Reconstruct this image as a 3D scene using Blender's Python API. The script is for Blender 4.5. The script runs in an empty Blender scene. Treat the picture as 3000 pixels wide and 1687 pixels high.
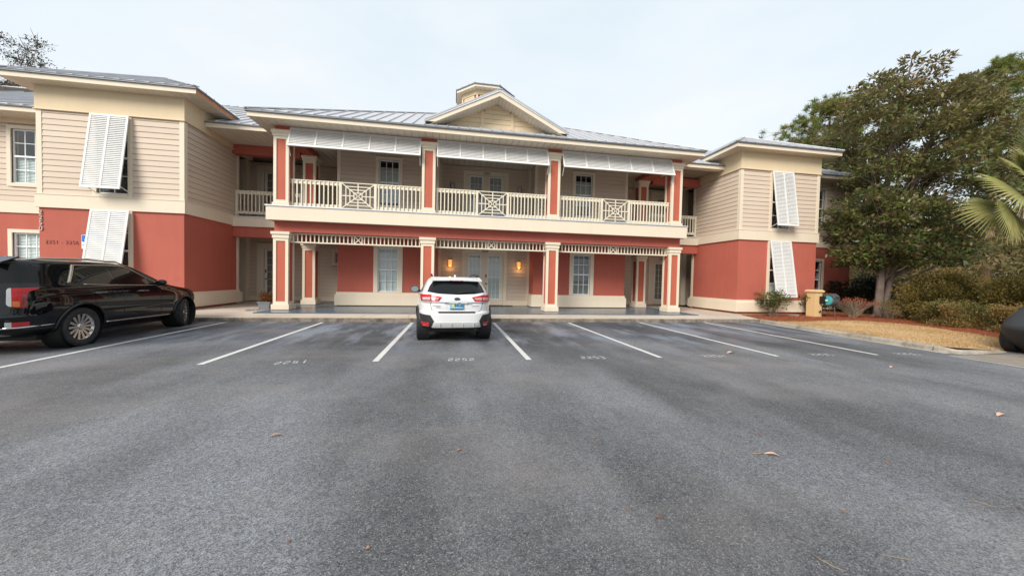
import bpy, bmesh, math, random
import numpy as np
from mathutils import Vector, Matrix
from mathutils.bvhtree import BVHTree
from mathutils.geometry import delaunay_2d_cdt

R = math.radians
SC = bpy.context.scene
COL = SC.collection
random.seed(7)
rng = np.random.default_rng(11)

# ---------------------------------------------------------------- camera
cam = bpy.data.cameras.new('camera')
cam.sensor_width = 36.0
cam.lens = 12.216
cam.clip_start = 0.05
cam.clip_end = 3000
cam_o = bpy.data.objects.new('camera', cam)
COL.objects.link(cam_o)
cam_o.matrix_world = Matrix((
    (0.9861082, -0.0173616, -0.1651944, 0.0),
    (-0.1646413, 0.0295386, -0.9859111, 0.0),
    (0.0219966, 0.9994129, 0.0262698, 1.5),
    (0, 0, 0, 1)))
SC.camera = cam_o

# ---------------------------------------------------------------- world: thin bright overcast over a blue sky
SUN_EL, SUN_AZ = 36.0, 221.0          # degrees; azimuth clockwise from +Y
world = bpy.data.worlds.new('World')
SC.world = world
world.use_nodes = True
wn = world.node_tree
wn.nodes.clear()
w_out = wn.nodes.new('ShaderNodeOutputWorld')
w_bg = wn.nodes.new('ShaderNodeBackground')
w_sky = wn.nodes.new('ShaderNodeTexSky')
w_sky.sky_type = 'NISHITA'
w_sky.sun_disc = False
w_sky.sun_elevation = R(SUN_EL)
w_sky.sun_rotation = R(SUN_AZ)
w_sky.altitude = 10
w_sky.air_density = 1.0
w_sky.dust_density = 1.5
w_tc = wn.nodes.new('ShaderNodeTexCoord')
w_map = wn.nodes.new('ShaderNodeMapping')
w_map.inputs['Scale'].default_value = (1.0, 1.0, 2.6)
w_noise = wn.nodes.new('ShaderNodeTexNoise')
w_noise.inputs['Scale'].default_value = 1.7
w_noise.inputs['Detail'].default_value = 5
w_noise.inputs['Roughness'].default_value = 0.55
w_ramp = wn.nodes.new('ShaderNodeValToRGB')
w_ramp.color_ramp.elements[0].position = 0.30
w_ramp.color_ramp.elements[0].color = (5.75, 6.6, 7.1, 1)
w_ramp.color_ramp.elements[1].position = 0.72
w_ramp.color_ramp.elements[1].color = (7.25, 7.4, 7.5, 1)
w_mix = wn.nodes.new('ShaderNodeMix')
w_mix.data_type = 'RGBA'
w_mix.inputs['Factor'].default_value = 0.86
wn.links.new(w_tc.outputs['Generated'], w_map.inputs['Vector'])
wn.links.new(w_map.outputs['Vector'], w_noise.inputs['Vector'])
wn.links.new(w_noise.outputs['Fac'], w_ramp.inputs['Fac'])
wn.links.new(w_sky.outputs['Color'], w_mix.inputs['A'])
wn.links.new(w_ramp.outputs['Color'], w_mix.inputs['B'])
wn.links.new(w_mix.outputs['Result'], w_bg.inputs['Color'])
wn.links.new(w_bg.outputs['Background'], w_out.inputs['Surface'])
w_bg.inputs['Strength'].default_value = 0.085

# ---------------------------------------------------------------- sun behind thin cloud
sun = bpy.data.lights.new('sun', 'SUN')
sun.energy = 2.3
sun.angle = R(28)
sun.color = (1.0, 0.93, 0.84)
sun_o = bpy.data.objects.new('sun', sun)
COL.objects.link(sun_o)
sd = Vector((math.sin(R(SUN_AZ)) * math.cos(R(SUN_EL)), math.cos(R(SUN_AZ)) * math.cos(R(SUN_EL)), math.sin(R(SUN_EL))))
sun_o.rotation_euler = sd.to_track_quat('Z', 'Y').to_euler()
sun_o.location = (-20, -20, 30)

vs = SC.view_settings
vs.view_transform = 'Standard'
vs.look = 'None'
vs.gamma = 1
vs.use_curve_mapping = False
vs.exposure = 0.80

# ---------------------------------------------------------------- materials
MATS = {}

def nodes_of(name):
    m = bpy.data.materials.new(name)
    m.use_nodes = True
    nt = m.node_tree
    b = nt.nodes['Principled BSDF']
    MATS[name] = m
    return m, nt, b

def N(nt, kind, **kw):
    n = nt.nodes.new(kind)
    for k, v in kw.items():
        if k in n.inputs:
            n.inputs[k].default_value = v
        else:
            setattr(n, k, v)
    return n

def pos_vec(nt, scale=(1, 1, 1)):
    g = nt.nodes.new('ShaderNodeNewGeometry')
    mp = nt.nodes.new('ShaderNodeMapping')
    mp.inputs['Scale'].default_value = scale
    nt.links.new(g.outputs['Position'], mp.inputs['Vector'])
    return mp.outputs['Vector']

def noise(nt, scale, detail=4, rough=0.55, vscale=(1, 1, 1)):
    n = N(nt, 'ShaderNodeTexNoise', Scale=scale, Detail=detail, Roughness=rough)
    nt.links.new(pos_vec(nt, vscale), n.inputs['Vector'])
    return n.outputs['Fac']

def maprange(nt, sock, a, b, c, d):
    n = N(nt, 'ShaderNodeMapRange')
    n.inputs['From Min'].default_value = a
    n.inputs['From Max'].default_value = b
    n.inputs['To Min'].default_value = c
    n.inputs['To Max'].default_value = d
    nt.links.new(sock, n.inputs['Value'])
    return n.outputs['Result']

def math_n(nt, op, a, b):
    n = N(nt, 'ShaderNodeMath', operation=op)
    for i, s in enumerate((a, b)):
        if isinstance(s, (int, float)):
            n.inputs[i].default_value = s
        else:
            nt.links.new(s, n.inputs[i])
    return n.outputs[0]

def mixc(nt, fac, a, b, blend='MIX'):
    n = N(nt, 'ShaderNodeMix', data_type='RGBA', blend_type=blend)
    for key, s in (('Factor', fac), ('A', a), ('B', b)):
        if isinstance(s, (int, float)):
            n.inputs[key].default_value = s
        elif isinstance(s, tuple):
            n.inputs[key].default_value = (*s[:3], 1)
        else:
            nt.links.new(s, n.inputs[key])
    return n.outputs['Result']

def value_mul(nt, col, fac):
    """colour times a scalar socket"""
    n = N(nt, 'ShaderNodeVectorMath', operation='SCALE')
    if isinstance(col, tuple):
        n.inputs[0].default_value = col[:3]
    else:
        nt.links.new(col, n.inputs[0])
    nt.links.new(fac, n.inputs['Scale'])
    return n.outputs[0]

def bump(nt, b, height, strength, dist=0.01):
    n = N(nt, 'ShaderNodeBump', Strength=strength, Distance=dist)
    nt.links.new(height, n.inputs['Height'])
    nt.links.new(n.outputs['Normal'], b.inputs['Normal'])
    return n

def paint(name, col, rough=0.6, var=0.06, vscale=1.3, streak=0.06, bscale=0, bstr=0.2, objvar=0.0, metal=0.0, spec=0.4, dirt=None):
    """weathered opaque paint, stucco, metal ...: large mottling, faint vertical streaks, grain"""
    m, nt, b = nodes_of(name)
    f = maprange(nt, noise(nt, vscale, 5), 0.25, 0.75, 1 - var, 1 + var)
    if streak:
        s = maprange(nt, noise(nt, 2.2, 4, 0.6, (3.0, 3.0, 0.22)), 0.35, 0.75, 1 + streak * .5, 1 - streak)
        f = math_n(nt, 'MULTIPLY', f, s)
    if objvar:
        oi = nt.nodes.new('ShaderNodeObjectInfo')
        f = math_n(nt, 'MULTIPLY', f, maprange(nt, oi.outputs['Random'], 0, 1, 1 - objvar, 1 + objvar))
    c = value_mul(nt, col, f)
    if dirt:
        d = maprange(nt, noise(nt, dirt[1], 6, 0.7), dirt[2], dirt[2] + 0.18, 0, dirt[3])
        c = mixc(nt, d, c, dirt[0])
    nt.links.new(c, b.inputs['Base Color'])
    b.inputs['Roughness'].default_value = rough
    b.inputs['Metallic'].default_value = metal
    b.inputs['Specular IOR Level'].default_value = spec
    if bscale:
        bump(nt, b, noise(nt, bscale, 4, 0.6), bstr, 0.006)
    return m

paint('red_stucco', (0.43, 0.112, 0.079), 0.85, 0.08, 0.6, 0.05, 48, 0.5, dirt=((0.27, 0.085, 0.065), 1.1, 0.56, 0.3))
paint('red_panel', (0.455, 0.112, 0.066), 0.75, 0.06, 1.6, 0.04, 45, 0.25)
paint('cream', (0.72, 0.63, 0.495), 0.6, 0.03, 1.1, 0.02, 30, 0.06, dirt=((0.42, 0.36, 0.27), 2.3, 0.62, 0.22))
paint('cream_dark', (0.69, 0.56, 0.375), 0.75, 0.035, 0.9, 0.02, 50, 0.2)
paint('siding', (0.60, 0.492, 0.392), 0.65, 0.03, 0.8, 0.0, 26, 0.08, objvar=0.025)
paint('siding_gap_shade', (0.40, 0.33, 0.26), 0.8, 0.05)  # siding colour darkened so the gaps between boards read as shadow lines
paint('rail_cream', (0.72, 0.655, 0.52), 0.55, 0.04, 2.0, 0.08, dirt=((0.40, 0.34, 0.25), 5.0, 0.64, 0.25))
paint('shutter_white', (0.70, 0.70, 0.685), 0.45, 0.03, 2.0, 0.05, dirt=((0.55, 0.53, 0.47), 3.0, 0.66, 0.25))
paint('sash_white', (0.80, 0.82, 0.83), 0.4, 0.02)
paint('blind_white', (0.80, 0.84, 0.82), 0.6, 0.03)
paint('soffit', (0.66, 0.58, 0.465), 0.7, 0.05, 1.0, 0, objvar=0.03, dirt=((0.36, 0.30, 0.22), 1.7, 0.58, 0.35))
paint('soffit_back', (0.30, 0.25, 0.19), 0.8)
paint('drip_metal', (0.66, 0.69, 0.73), 0.4, 0.05, 2, 0.08, metal=0.3)
paint('roof_metal', (0.47, 0.48, 0.505), 0.45, 0.06, 1.6, 0, objvar=0.04, metal=0.2, dirt=((0.34, 0.34, 0.34), 1.5, 0.60, 0.4))
paint('roof_edge', (0.18, 0.20, 0.225), 0.5, 0.06, metal=0.4)
paint('raw_wood', (0.44, 0.20, 0.10), 0.8, 0.15, 3.0)
paint('beam_red', (0.36, 0.075, 0.055), 0.8, 0.05, 1.0, 0.0, 55, 0.3)
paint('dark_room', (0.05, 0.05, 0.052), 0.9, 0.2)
paint('dark_metal', (0.03, 0.028, 0.026), 0.4, 0.1, metal=0.6)
paint('number_metal', (0.56, 0.49, 0.45), 0.4, 0.1, metal=0.2)
paint('number_faded', (0.26, 0.07, 0.055), 0.6, 0.3, 9.0)
paint('number_dark', (0.10, 0.075, 0.055), 0.5, 0.1)
paint('sign_white', (0.75, 0.76, 0.77), 0.35, 0.02)
paint('sign_blue', (0.02, 0.17, 0.60), 0.35, 0.04)
paint('sign_ink', (0.06, 0.06, 0.07), 0.5)
paint('foundation', (0.66, 0.52, 0.31), 0.85, 0.12, 2.0, 0.1, 40, 0.3, dirt=((0.35, 0.17, 0.08), 2.5, 0.55, 0.5))
paint('post_yellow', (0.66, 0.46, 0.225), 0.8, 0.05, 1.8, 0.02, 45, 0.3, dirt=((0.36, 0.22, 0.12), 3.0, 0.60, 0.3))
paint('planter_grey', (0.19, 0.20, 0.215), 0.7, 0.08, 4.0, 0.1)
paint('rubber_mat', (0.045, 0.05, 0.058), 0.9, 0.1)
paint('teal', (0.06, 0.36, 0.38), 0.4, 0.05)
paint('reel_grey', (0.075, 0.083, 0.083), 0.5, 0.08)
paint('hose', (0.12, 0.11, 0.09), 0.5)
paint('bark', (0.20, 0.155, 0.128), 0.95, 0.28, 4.0, 0.25, 22, 0.9)
paint('bark_pine', (0.20, 0.125, 0.085), 0.95, 0.3, 5.0, 0.2, 18, 0.9)
paint('twig', (0.26, 0.20, 0.14), 0.9, 0.2)
paint('stone_pebble', (0.22, 0.225, 0.235), 0.6, 0.5, 40.0, 0)

def ground_mat():
    # asphalt: aggregate grains, broad patches, darker sealed bays, damp sheen and faint tyre tracks
    m, nt, b = nodes_of('asphalt')
    g = nt.nodes.new('ShaderNodeNewGeometry')
    vor = N(nt, 'ShaderNodeTexVoronoi', Scale=135.0)
    nt.links.new(g.outputs['Position'], vor.inputs['Vector'])
    sp = nt.nodes.new('ShaderNodeSeparateColor')
    nt.links.new(vor.outputs['Color'], sp.inputs['Color'])
    grain = maprange(nt, sp.outputs['Red'], 0.0, 1.0, 0.46, 1.5)
    bright = maprange(nt, sp.outputs['Green'], 0.88, 0.97, 0.0, 0.75)
    vor2 = N(nt, 'ShaderNodeTexVoronoi', Scale=38.0)
    nt.links.new(g.outputs['Position'], vor2.inputs['Vector'])
    sp2 = nt.nodes.new('ShaderNodeSeparateColor')
    nt.links.new(vor2.outputs['Color'], sp2.inputs['Color'])
    grain2 = maprange(nt, sp2.outputs['Red'], 0, 1, 0.86, 1.16)
    big = maprange(nt, noise(nt, 0.40, 4, 0.55, (1.25, 0.45, 1)), 0.40, 0.61, 0.62, 1.36)
    big2 = maprange(nt, noise(nt, 1.9, 5, 0.65), 0.3, 0.7, 0.90, 1.10)
    sepp = nt.nodes.new('ShaderNodeSeparateXYZ')
    nt.links.new(g.outputs['Position'], sepp.inputs[0])
    # sealed, less worn strip of the bays
    wob = maprange(nt, noise(nt, 0.7, 3), 0.3, 0.7, -0.9, 0.9)
    yy = math_n(nt, 'ADD', sepp.outputs['Y'], wob)
    bay = maprange(nt, yy, 6.9, 8.8, 0.0, 1.0)
    f = math_n(nt, 'MULTIPLY', grain, grain2)
    f = math_n(nt, 'MULTIPLY', f, big)
    f = math_n(nt, 'MULTIPLY', f, big2)
    worn = value_mul(nt, (0.119, 0.124, 0.137), f)
    seal = value_mul(nt, (0.060, 0.070, 0.088), math_n(nt, 'MULTIPLY', math_n(nt, 'POWER', grain, 0.5), big))
    c = mixc(nt, math_n(nt, 'MULTIPLY', bay, 0.95), worn, seal)
    c = mixc(nt, math_n(nt, 'MULTIPLY', bright, 0.55), c, (0.40, 0.38, 0.34))
    # pinkish dusty drift and dark oil stains
    dust = maprange(nt, noise(nt, 0.33, 4, 0.6, (0.8, 1.7, 1)), 0.48, 0.70, 0, 0.42)
    c = mixc(nt, dust, c, (0.25, 0.225, 0.215))
    sheen_tint = maprange(nt, noise(nt, 0.8, 5, 0.62, (1.5, 0.42, 1)), 0.47, 0.62, 0, 0.75)  # pale blue sky sheen of the bays, painted into the colour
    c = mixc(nt, math_n(nt, 'MULTIPLY', sheen_tint, bay), c, (0.235, 0.27, 0.32))
    ck = N(nt, 'ShaderNodeTexVoronoi', Scale=0.42, feature='DISTANCE_TO_EDGE')
    wv = N(nt, 'ShaderNodeVectorMath', operation='ADD')
    nz = N(nt, 'ShaderNodeTexNoise', Scale=1.6, Detail=6)
    nt.links.new(g.outputs['Position'], nz.inputs['Vector'])
    nt.links.new(g.outputs['Position'], wv.inputs[0]); nt.links.new(nz.outputs['Color'], wv.inputs[1])
    nt.links.new(wv.outputs[0], ck.inputs['Vector'])
    crack = math_n(nt, 'MULTIPLY', maprange(nt, ck.outputs['Distance'], 0.0, 0.006, 0.7, 0.0), maprange(nt, noise(nt, 0.3, 2), 0.50, 0.60, 0, 1))
    c = mixc(nt, crack, c, (0.03, 0.03, 0.032))
    oil = maprange(nt, noise(nt, 0.9, 3, 0.5), 0.66, 0.76, 0, 0.55)
    c = mixc(nt, math_n(nt, 'MULTIPLY', oil, bay), c, (0.045, 0.045, 0.048))
    nt.links.new(c, b.inputs['Base Color'])
    sheen = maprange(nt, noise(nt, 0.75, 4, 0.6, (1.6, 0.55, 1)), 0.42, 0.66, 0.82, 0.40)
    rg = N(nt, 'ShaderNodeMix', data_type='FLOAT')
    nt.links.new(bay, rg.inputs['Factor'])
    rg.inputs['A'].default_value = 0.88
    nt.links.new(sheen, rg.inputs['B'])
    nt.links.new(rg.outputs['Result'], b.inputs['Roughness'])
    b.inputs['Specular IOR Level'].default_value = 0.5
    h = math_n(nt, 'ADD', vor.outputs['Distance'], math_n(nt, 'MULTIPLY', vor2.outputs['Distance'], 0.6))
    bump(nt, b, h, 0.55, 0.006)

    def concrete(name, col, dark, rough=0.85, amt=0.5, thr=0.5, sc=1.2):
        m, nt, b = nodes_of(name)
        f = maprange(nt, noise(nt, 0.8, 6, 0.65), 0.3, 0.7, 0.86, 1.12)
        gr = maprange(nt, noise(nt, 90, 2), 0.3, 0.7, 0.86, 1.12)
        c = value_mul(nt, col, math_n(nt, 'MULTIPLY', f, gr))
        st = maprange(nt, noise(nt, sc, 7, 0.72), thr, thr + 0.2, 0, amt)
        c = mixc(nt, st, c, dark)
        nt.links.new(c, b.inputs['Base Color'])
        b.inputs['Roughness'].default_value = rough
        bump(nt, b, noise(nt, 70, 4, 0.65), 0.4, 0.006)
    concrete('walk_concrete', (0.53, 0.455, 0.375), (0.30, 0.25, 0.20), 0.9, 0.45, 0.55)
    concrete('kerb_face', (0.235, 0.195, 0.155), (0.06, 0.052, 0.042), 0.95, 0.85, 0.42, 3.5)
    concrete('kerb_side', (0.37, 0.33, 0.275), (0.12, 0.105, 0.085), 0.95, 0.75, 0.46, 2.6)
    concrete('gutter', (0.40, 0.37, 0.33), (0.15, 0.14, 0.13), 0.9, 0.6, 0.5, 2.0)
    concrete('drive_concrete', (0.27, 0.235, 0.195), (0.11, 0.095, 0.075), 0.9, 0.7, 0.48, 1.6)
    concrete('porch_paint', (0.10, 0.135, 0.17), (0.06, 0.08, 0.10), 0.25, 0.5, 0.5, 1.0)
    concrete('soil', (0.16, 0.105, 0.065), (0.07, 0.05, 0.035), 0.95, 0.6, 0.5, 1.5)
    concrete('mulch_soil', (0.34, 0.105, 0.05), (0.16, 0.05, 0.028), 0.95, 0.7, 0.5, 4.0)
    concrete('lawn_soil', (0.52, 0.36, 0.19), (0.34, 0.23, 0.12), 0.95, 0.6, 0.5, 3.0)

ground_mat()

def line_paint():
    m, nt, b = nodes_of('line_paint')
    wear = maprange(nt, noise(nt, 26, 5, 0.7), 0.56, 0.74, 0, 0.5)
    wear2 = maprange(nt, noise(nt, 1.4, 4), 0.35, 0.7, 0.95, 1.05)
    c = mixc(nt, wear, value_mul(nt, (0.60, 0.60, 0.585), wear2), (0.16, 0.16, 0.16))
    nt.links.new(c, b.inputs['Base Color'])
    b.inputs['Roughness'].default_value = 0.7
line_paint()
m_, nt_, b_ = nodes_of('number_paint')
nt_.links.new(mixc(nt_, maprange(nt_, noise(nt_, 32, 5, 0.7), 0.46, 0.64, 0, 0.7), (0.55, 0.56, 0.56), (0.13, 0.135, 0.145)), b_.inputs['Base Color'])
b_.inputs['Roughness'].default_value = 0.75

def glass_mat(name, tint, rough=0.02, refl=1.0):
    # thin pane: fresnel mirror over a tinted see-through layer
    m, nt, b = nodes_of(name)
    nt.nodes.remove(b)
    out = nt.nodes['Material Output']
    tr = N(nt, 'ShaderNodeBsdfTransparent')
    tr.inputs['Color'].default_value = (*tint, 1)
    gl = N(nt, 'ShaderNodeBsdfGlossy', Roughness=rough)
    gl.inputs['Color'].default_value = (refl, refl, refl, 1)
    fr = N(nt, 'ShaderNodeFresnel', IOR=1.55)
    mx = N(nt, 'ShaderNodeMixShader')
    gm_ = N(nt, 'ShaderNodeNewGeometry')
    f2 = math_n(nt, 'MULTIPLY', math_n(nt, 'MULTIPLY', fr.outputs[0], 1.6), math_n(nt, 'SUBTRACT', 1.0, gm_.outputs['Backfacing']))
    nt.links.new(f2, mx.inputs[0])
    nt.links.new(tr.outputs[0], mx.inputs[1])
    nt.links.new(gl.outputs[0], mx.inputs[2])
    nt.links.new(mx.outputs[0], out.inputs['Surface'])
glass_mat('window_glass', (0.93, 0.96, 0.96))

def solid(name, col, rough=0.4, metal=0.0, coat=0.0, spec=0.5, emit=None, es=0.0, coat_rough=0.03):
    m, nt, b = nodes_of(name)
    b.inputs['Base Color'].default_value = (*col, 1)
    b.inputs['Roughness'].default_value = rough
    b.inputs['Metallic'].default_value = metal
    b.inputs['Specular IOR Level'].default_value = spec
    b.inputs['Coat Weight'].default_value = coat
    b.inputs['Coat Roughness'].default_value = coat_rough
    if emit:
        b.inputs['Emission Color'].default_value = (*emit, 1)
        b.inputs['Emission Strength'].default_value = es
    return m

solid('car_black', (0.003, 0.004, 0.006), 0.5, 0.0, 1.0, spec=0.0)
solid('car_white', (0.68, 0.685, 0.69), 0.35, 0.0, 0.8)
solid('car_glass', (0.006, 0.007, 0.008), 0.03, 0.0, 0.15, spec=0.22)
solid('car_trim', (0.022, 0.022, 0.024), 0.55)
solid('gap_black', (0.008, 0.008, 0.008), 0.6)
solid('chrome', (0.72, 0.73, 0.74), 0.12, 1.0)
solid('chrome_soft', (0.62, 0.60, 0.56), 0.28, 1.0)
solid('alloy', (0.55, 0.53, 0.51), 0.25, 0.9)
solid('alloy_dark', (0.05, 0.05, 0.05), 0.4, 0.6)
solid('silver_trim', (0.62, 0.63, 0.63), 0.35, 0.15)
solid('lamp_red', (0.48, 0.010, 0.010), 0.25, 0.0, 0.35, spec=0.3)
solid('lamp_red_dark', (0.16, 0.006, 0.008), 0.15, 0.0, 1.0)
solid('lamp_clear', (0.50, 0.49, 0.49), 0.15, 0.0, 0.6)
solid('lamp_amber', (0.55, 0.16, 0.02), 0.15, 0.0, 1.0)
solid('reflector_red', (0.50, 0.012, 0.018), 0.2, 0.0, 0.8)
solid('mirror_glass', (0.42, 0.55, 0.58), 0.05, 0.7)
solid('plate_blue', (0.22, 0.50, 0.66), 0.35)
solid('plate_yellow', (0.72, 0.60, 0.20), 0.4)
solid('plate_ink', (0.015, 0.05, 0.14), 0.4)
solid('emblem_blue', (0.015, 0.03, 0.10), 0.2, 0.0, 0.6)
solid('cover_cloth', (0.03, 0.032, 0.038), 0.7)
solid('cover_blue', (0.02, 0.12, 0.30), 0.6)
m_, nt_, b_ = nodes_of('tyre')
nt_.links.new(value_mul(nt_, (0.02, 0.02, 0.021), maprange(nt_, noise(nt_, 14, 4), 0.3, 0.7, 0.7, 1.6)), b_.inputs['Base Color'])
b_.inputs['Roughness'].default_value = 0.85
solid('lamp_glow', (0.7, 0.36, 0.12), 0.4, emit=(1.0, 0.36, 0.08), es=0.6)

def leaf_mat(name, ramp, back=None, rough=0.5, trans=0.25, spec=0.4):
    """leaf colour from a per-leaf 'tint' attribute; the back of a leaf may have its own colour"""
    m, nt, b = nodes_of(name)
    at = N(nt, 'ShaderNodeAttribute')
    at.attribute_name = 'tint'
    cr = nt.nodes.new('ShaderNodeValToRGB')
    els = cr.color_ramp.elements
    while len(els) < len(ramp):
        els.new(0.5)
    for e, (p, c) in zip(els, ramp):
        e.position = p
        e.color = (*c, 1)
    nt.links.new(at.outputs['Fac'], cr.inputs['Fac'])
    c = cr.outputs['Color']
    if back:
        g = nt.nodes.new('ShaderNodeNewGeometry')
        c = mixc(nt, g.outputs['Backfacing'], c, back)
    nt.links.new(c, b.inputs['Base Color'])
    b.inputs['Roughness'].default_value = rough
    b.inputs['Specular IOR Level'].default_value = spec
    if trans:
        out = nt.nodes['Material Output']
        tl = N(nt, 'ShaderNodeBsdfTranslucent')
        nt.links.new(c, tl.inputs['Color'])
        mx = N(nt, 'ShaderNodeMixShader')
        mx.inputs[0].default_value = trans
        nt.links.new(b.outputs[0], mx.inputs[1])
        nt.links.new(tl.outputs[0], mx.inputs[2])
        nt.links.new(mx.outputs[0], out.inputs['Surface'])

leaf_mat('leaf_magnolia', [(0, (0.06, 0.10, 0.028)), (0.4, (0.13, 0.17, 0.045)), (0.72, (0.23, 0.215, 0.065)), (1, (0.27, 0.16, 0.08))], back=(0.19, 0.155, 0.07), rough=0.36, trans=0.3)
leaf_mat('leaf_pine', [(0, (0.08, 0.115, 0.03)), (0.6, (0.19, 0.225, 0.05)), (1, (0.34, 0.29, 0.08))], rough=0.5, trans=0.35)
leaf_mat('leaf_palm', [(0, (0.13, 0.165, 0.05)), (0.6, (0.25, 0.265, 0.085)), (1, (0.38, 0.34, 0.14))], rough=0.4)
leaf_mat('leaf_dark', [(0, (0.012, 0.022, 0.012)), (0.7, (0.03, 0.045, 0.018)), (1, (0.06, 0.07, 0.03))], rough=0.4)
leaf_mat('leaf_hedge', [(0, (0.11, 0.10, 0.028)), (0.55, (0.25, 0.20, 0.055)), (1, (0.42, 0.26, 0.07))], rough=0.5)
leaf_mat('leaf_azalea', [(0, (0.11, 0.115, 0.035)), (0.5, (0.22, 0.19, 0.06)), (0.8, (0.32, 0.21, 0.08)), (1, (0.42, 0.18, 0.075))], rough=0.5)
leaf_mat('leaf_red', [(0, (0.20, 0.10, 0.05)), (0.5, (0.36, 0.09, 0.05)), (1, (0.48, 0.11, 0.06))], rough=0.5)
leaf_mat('leaf_camellia', [(0, (0.05, 0.075, 0.02)), (0.5, (0.11, 0.13, 0.035)), (1, (0.26, 0.25, 0.09))], rough=0.35)
leaf_mat('leaf_copper', [(0, (0.07, 0.06, 0.025)), (0.5, (0.17, 0.075, 0.025)), (1, (0.27, 0.10, 0.03))], rough=0.5)
leaf_mat('leaf_oak', [(0, (0.035, 0.04, 0.03)), (0.6, (0.07, 0.07, 0.05)), (1, (0.13, 0.105, 0.075))], rough=0.6)
leaf_mat('leaf_wood', [(0, (0.08, 0.085, 0.03)), (0.4, (0.19, 0.165, 0.06)), (0.75, (0.30, 0.235, 0.11)), (1, (0.36, 0.25, 0.16))], rough=0.7, trans=0.35)
leaf_mat('grass_dry', [(0, (0.44, 0.29, 0.14)), (0.5, (0.60, 0.43, 0.235)), (1, (0.70, 0.55, 0.34))], rough=0.8, spec=0.1)
leaf_mat('pine_straw', [(0, (0.20, 0.05, 0.024)), (0.5, (0.38, 0.11, 0.045)), (1, (0.52, 0.20, 0.09))], rough=0.8, trans=0, spec=0.1)
leaf_mat('dead_leaf', [(0, (0.17, 0.06, 0.032)), (0.5, (0.28, 0.14, 0.065)), (1, (0.58, 0.36, 0.27))], rough=0.6, trans=0)

# ---------------------------------------------------------------- object helpers
WM = {}

def link(o, parent=None, loc=(0, 0, 0), rotz=0.0, mat=None):
    """link an object given in world space; under a parent it keeps that place"""
    M = mat if mat is not None else Matrix.Translation(loc) @ Matrix.Rotation(rotz, 4, 'Z')
    COL.objects.link(o)
    if parent is not None:
        o.parent = parent
        o.matrix_parent_inverse = WM[parent.name].inverted()
    o.matrix_basis = M
    WM[o.name] = M
    return o

def tag(o, label=None, cat=None, group=None, kind=None):
    if label: o['label'] = label
    if cat: o['category'] = cat
    if group: o['group'] = group
    if kind: o['kind'] = kind
    return o

def thing(name, label, cat, loc=(0, 0, 0), rotz=0.0, group=None):
    o = bpy.data.objects.new(name, None)
    o.empty_display_size = 0.3
    link(o, None, loc, rotz)
    return tag(o, label, cat, group)

def mesh_from(name, verts, faces, mat, smooth=False, sharp=None):
    me = bpy.data.meshes.new(name)
    me.from_pydata([tuple(v) for v in verts], [], faces)
    if mat:
        me.materials.append(MATS[mat])
    if smooth:
        me.polygons.foreach_set('use_smooth', [True] * len(me.polygons))
        if sharp is not None:
            me.set_sharp_from_angle(angle=R(sharp))
    me.update()
    return me

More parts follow.
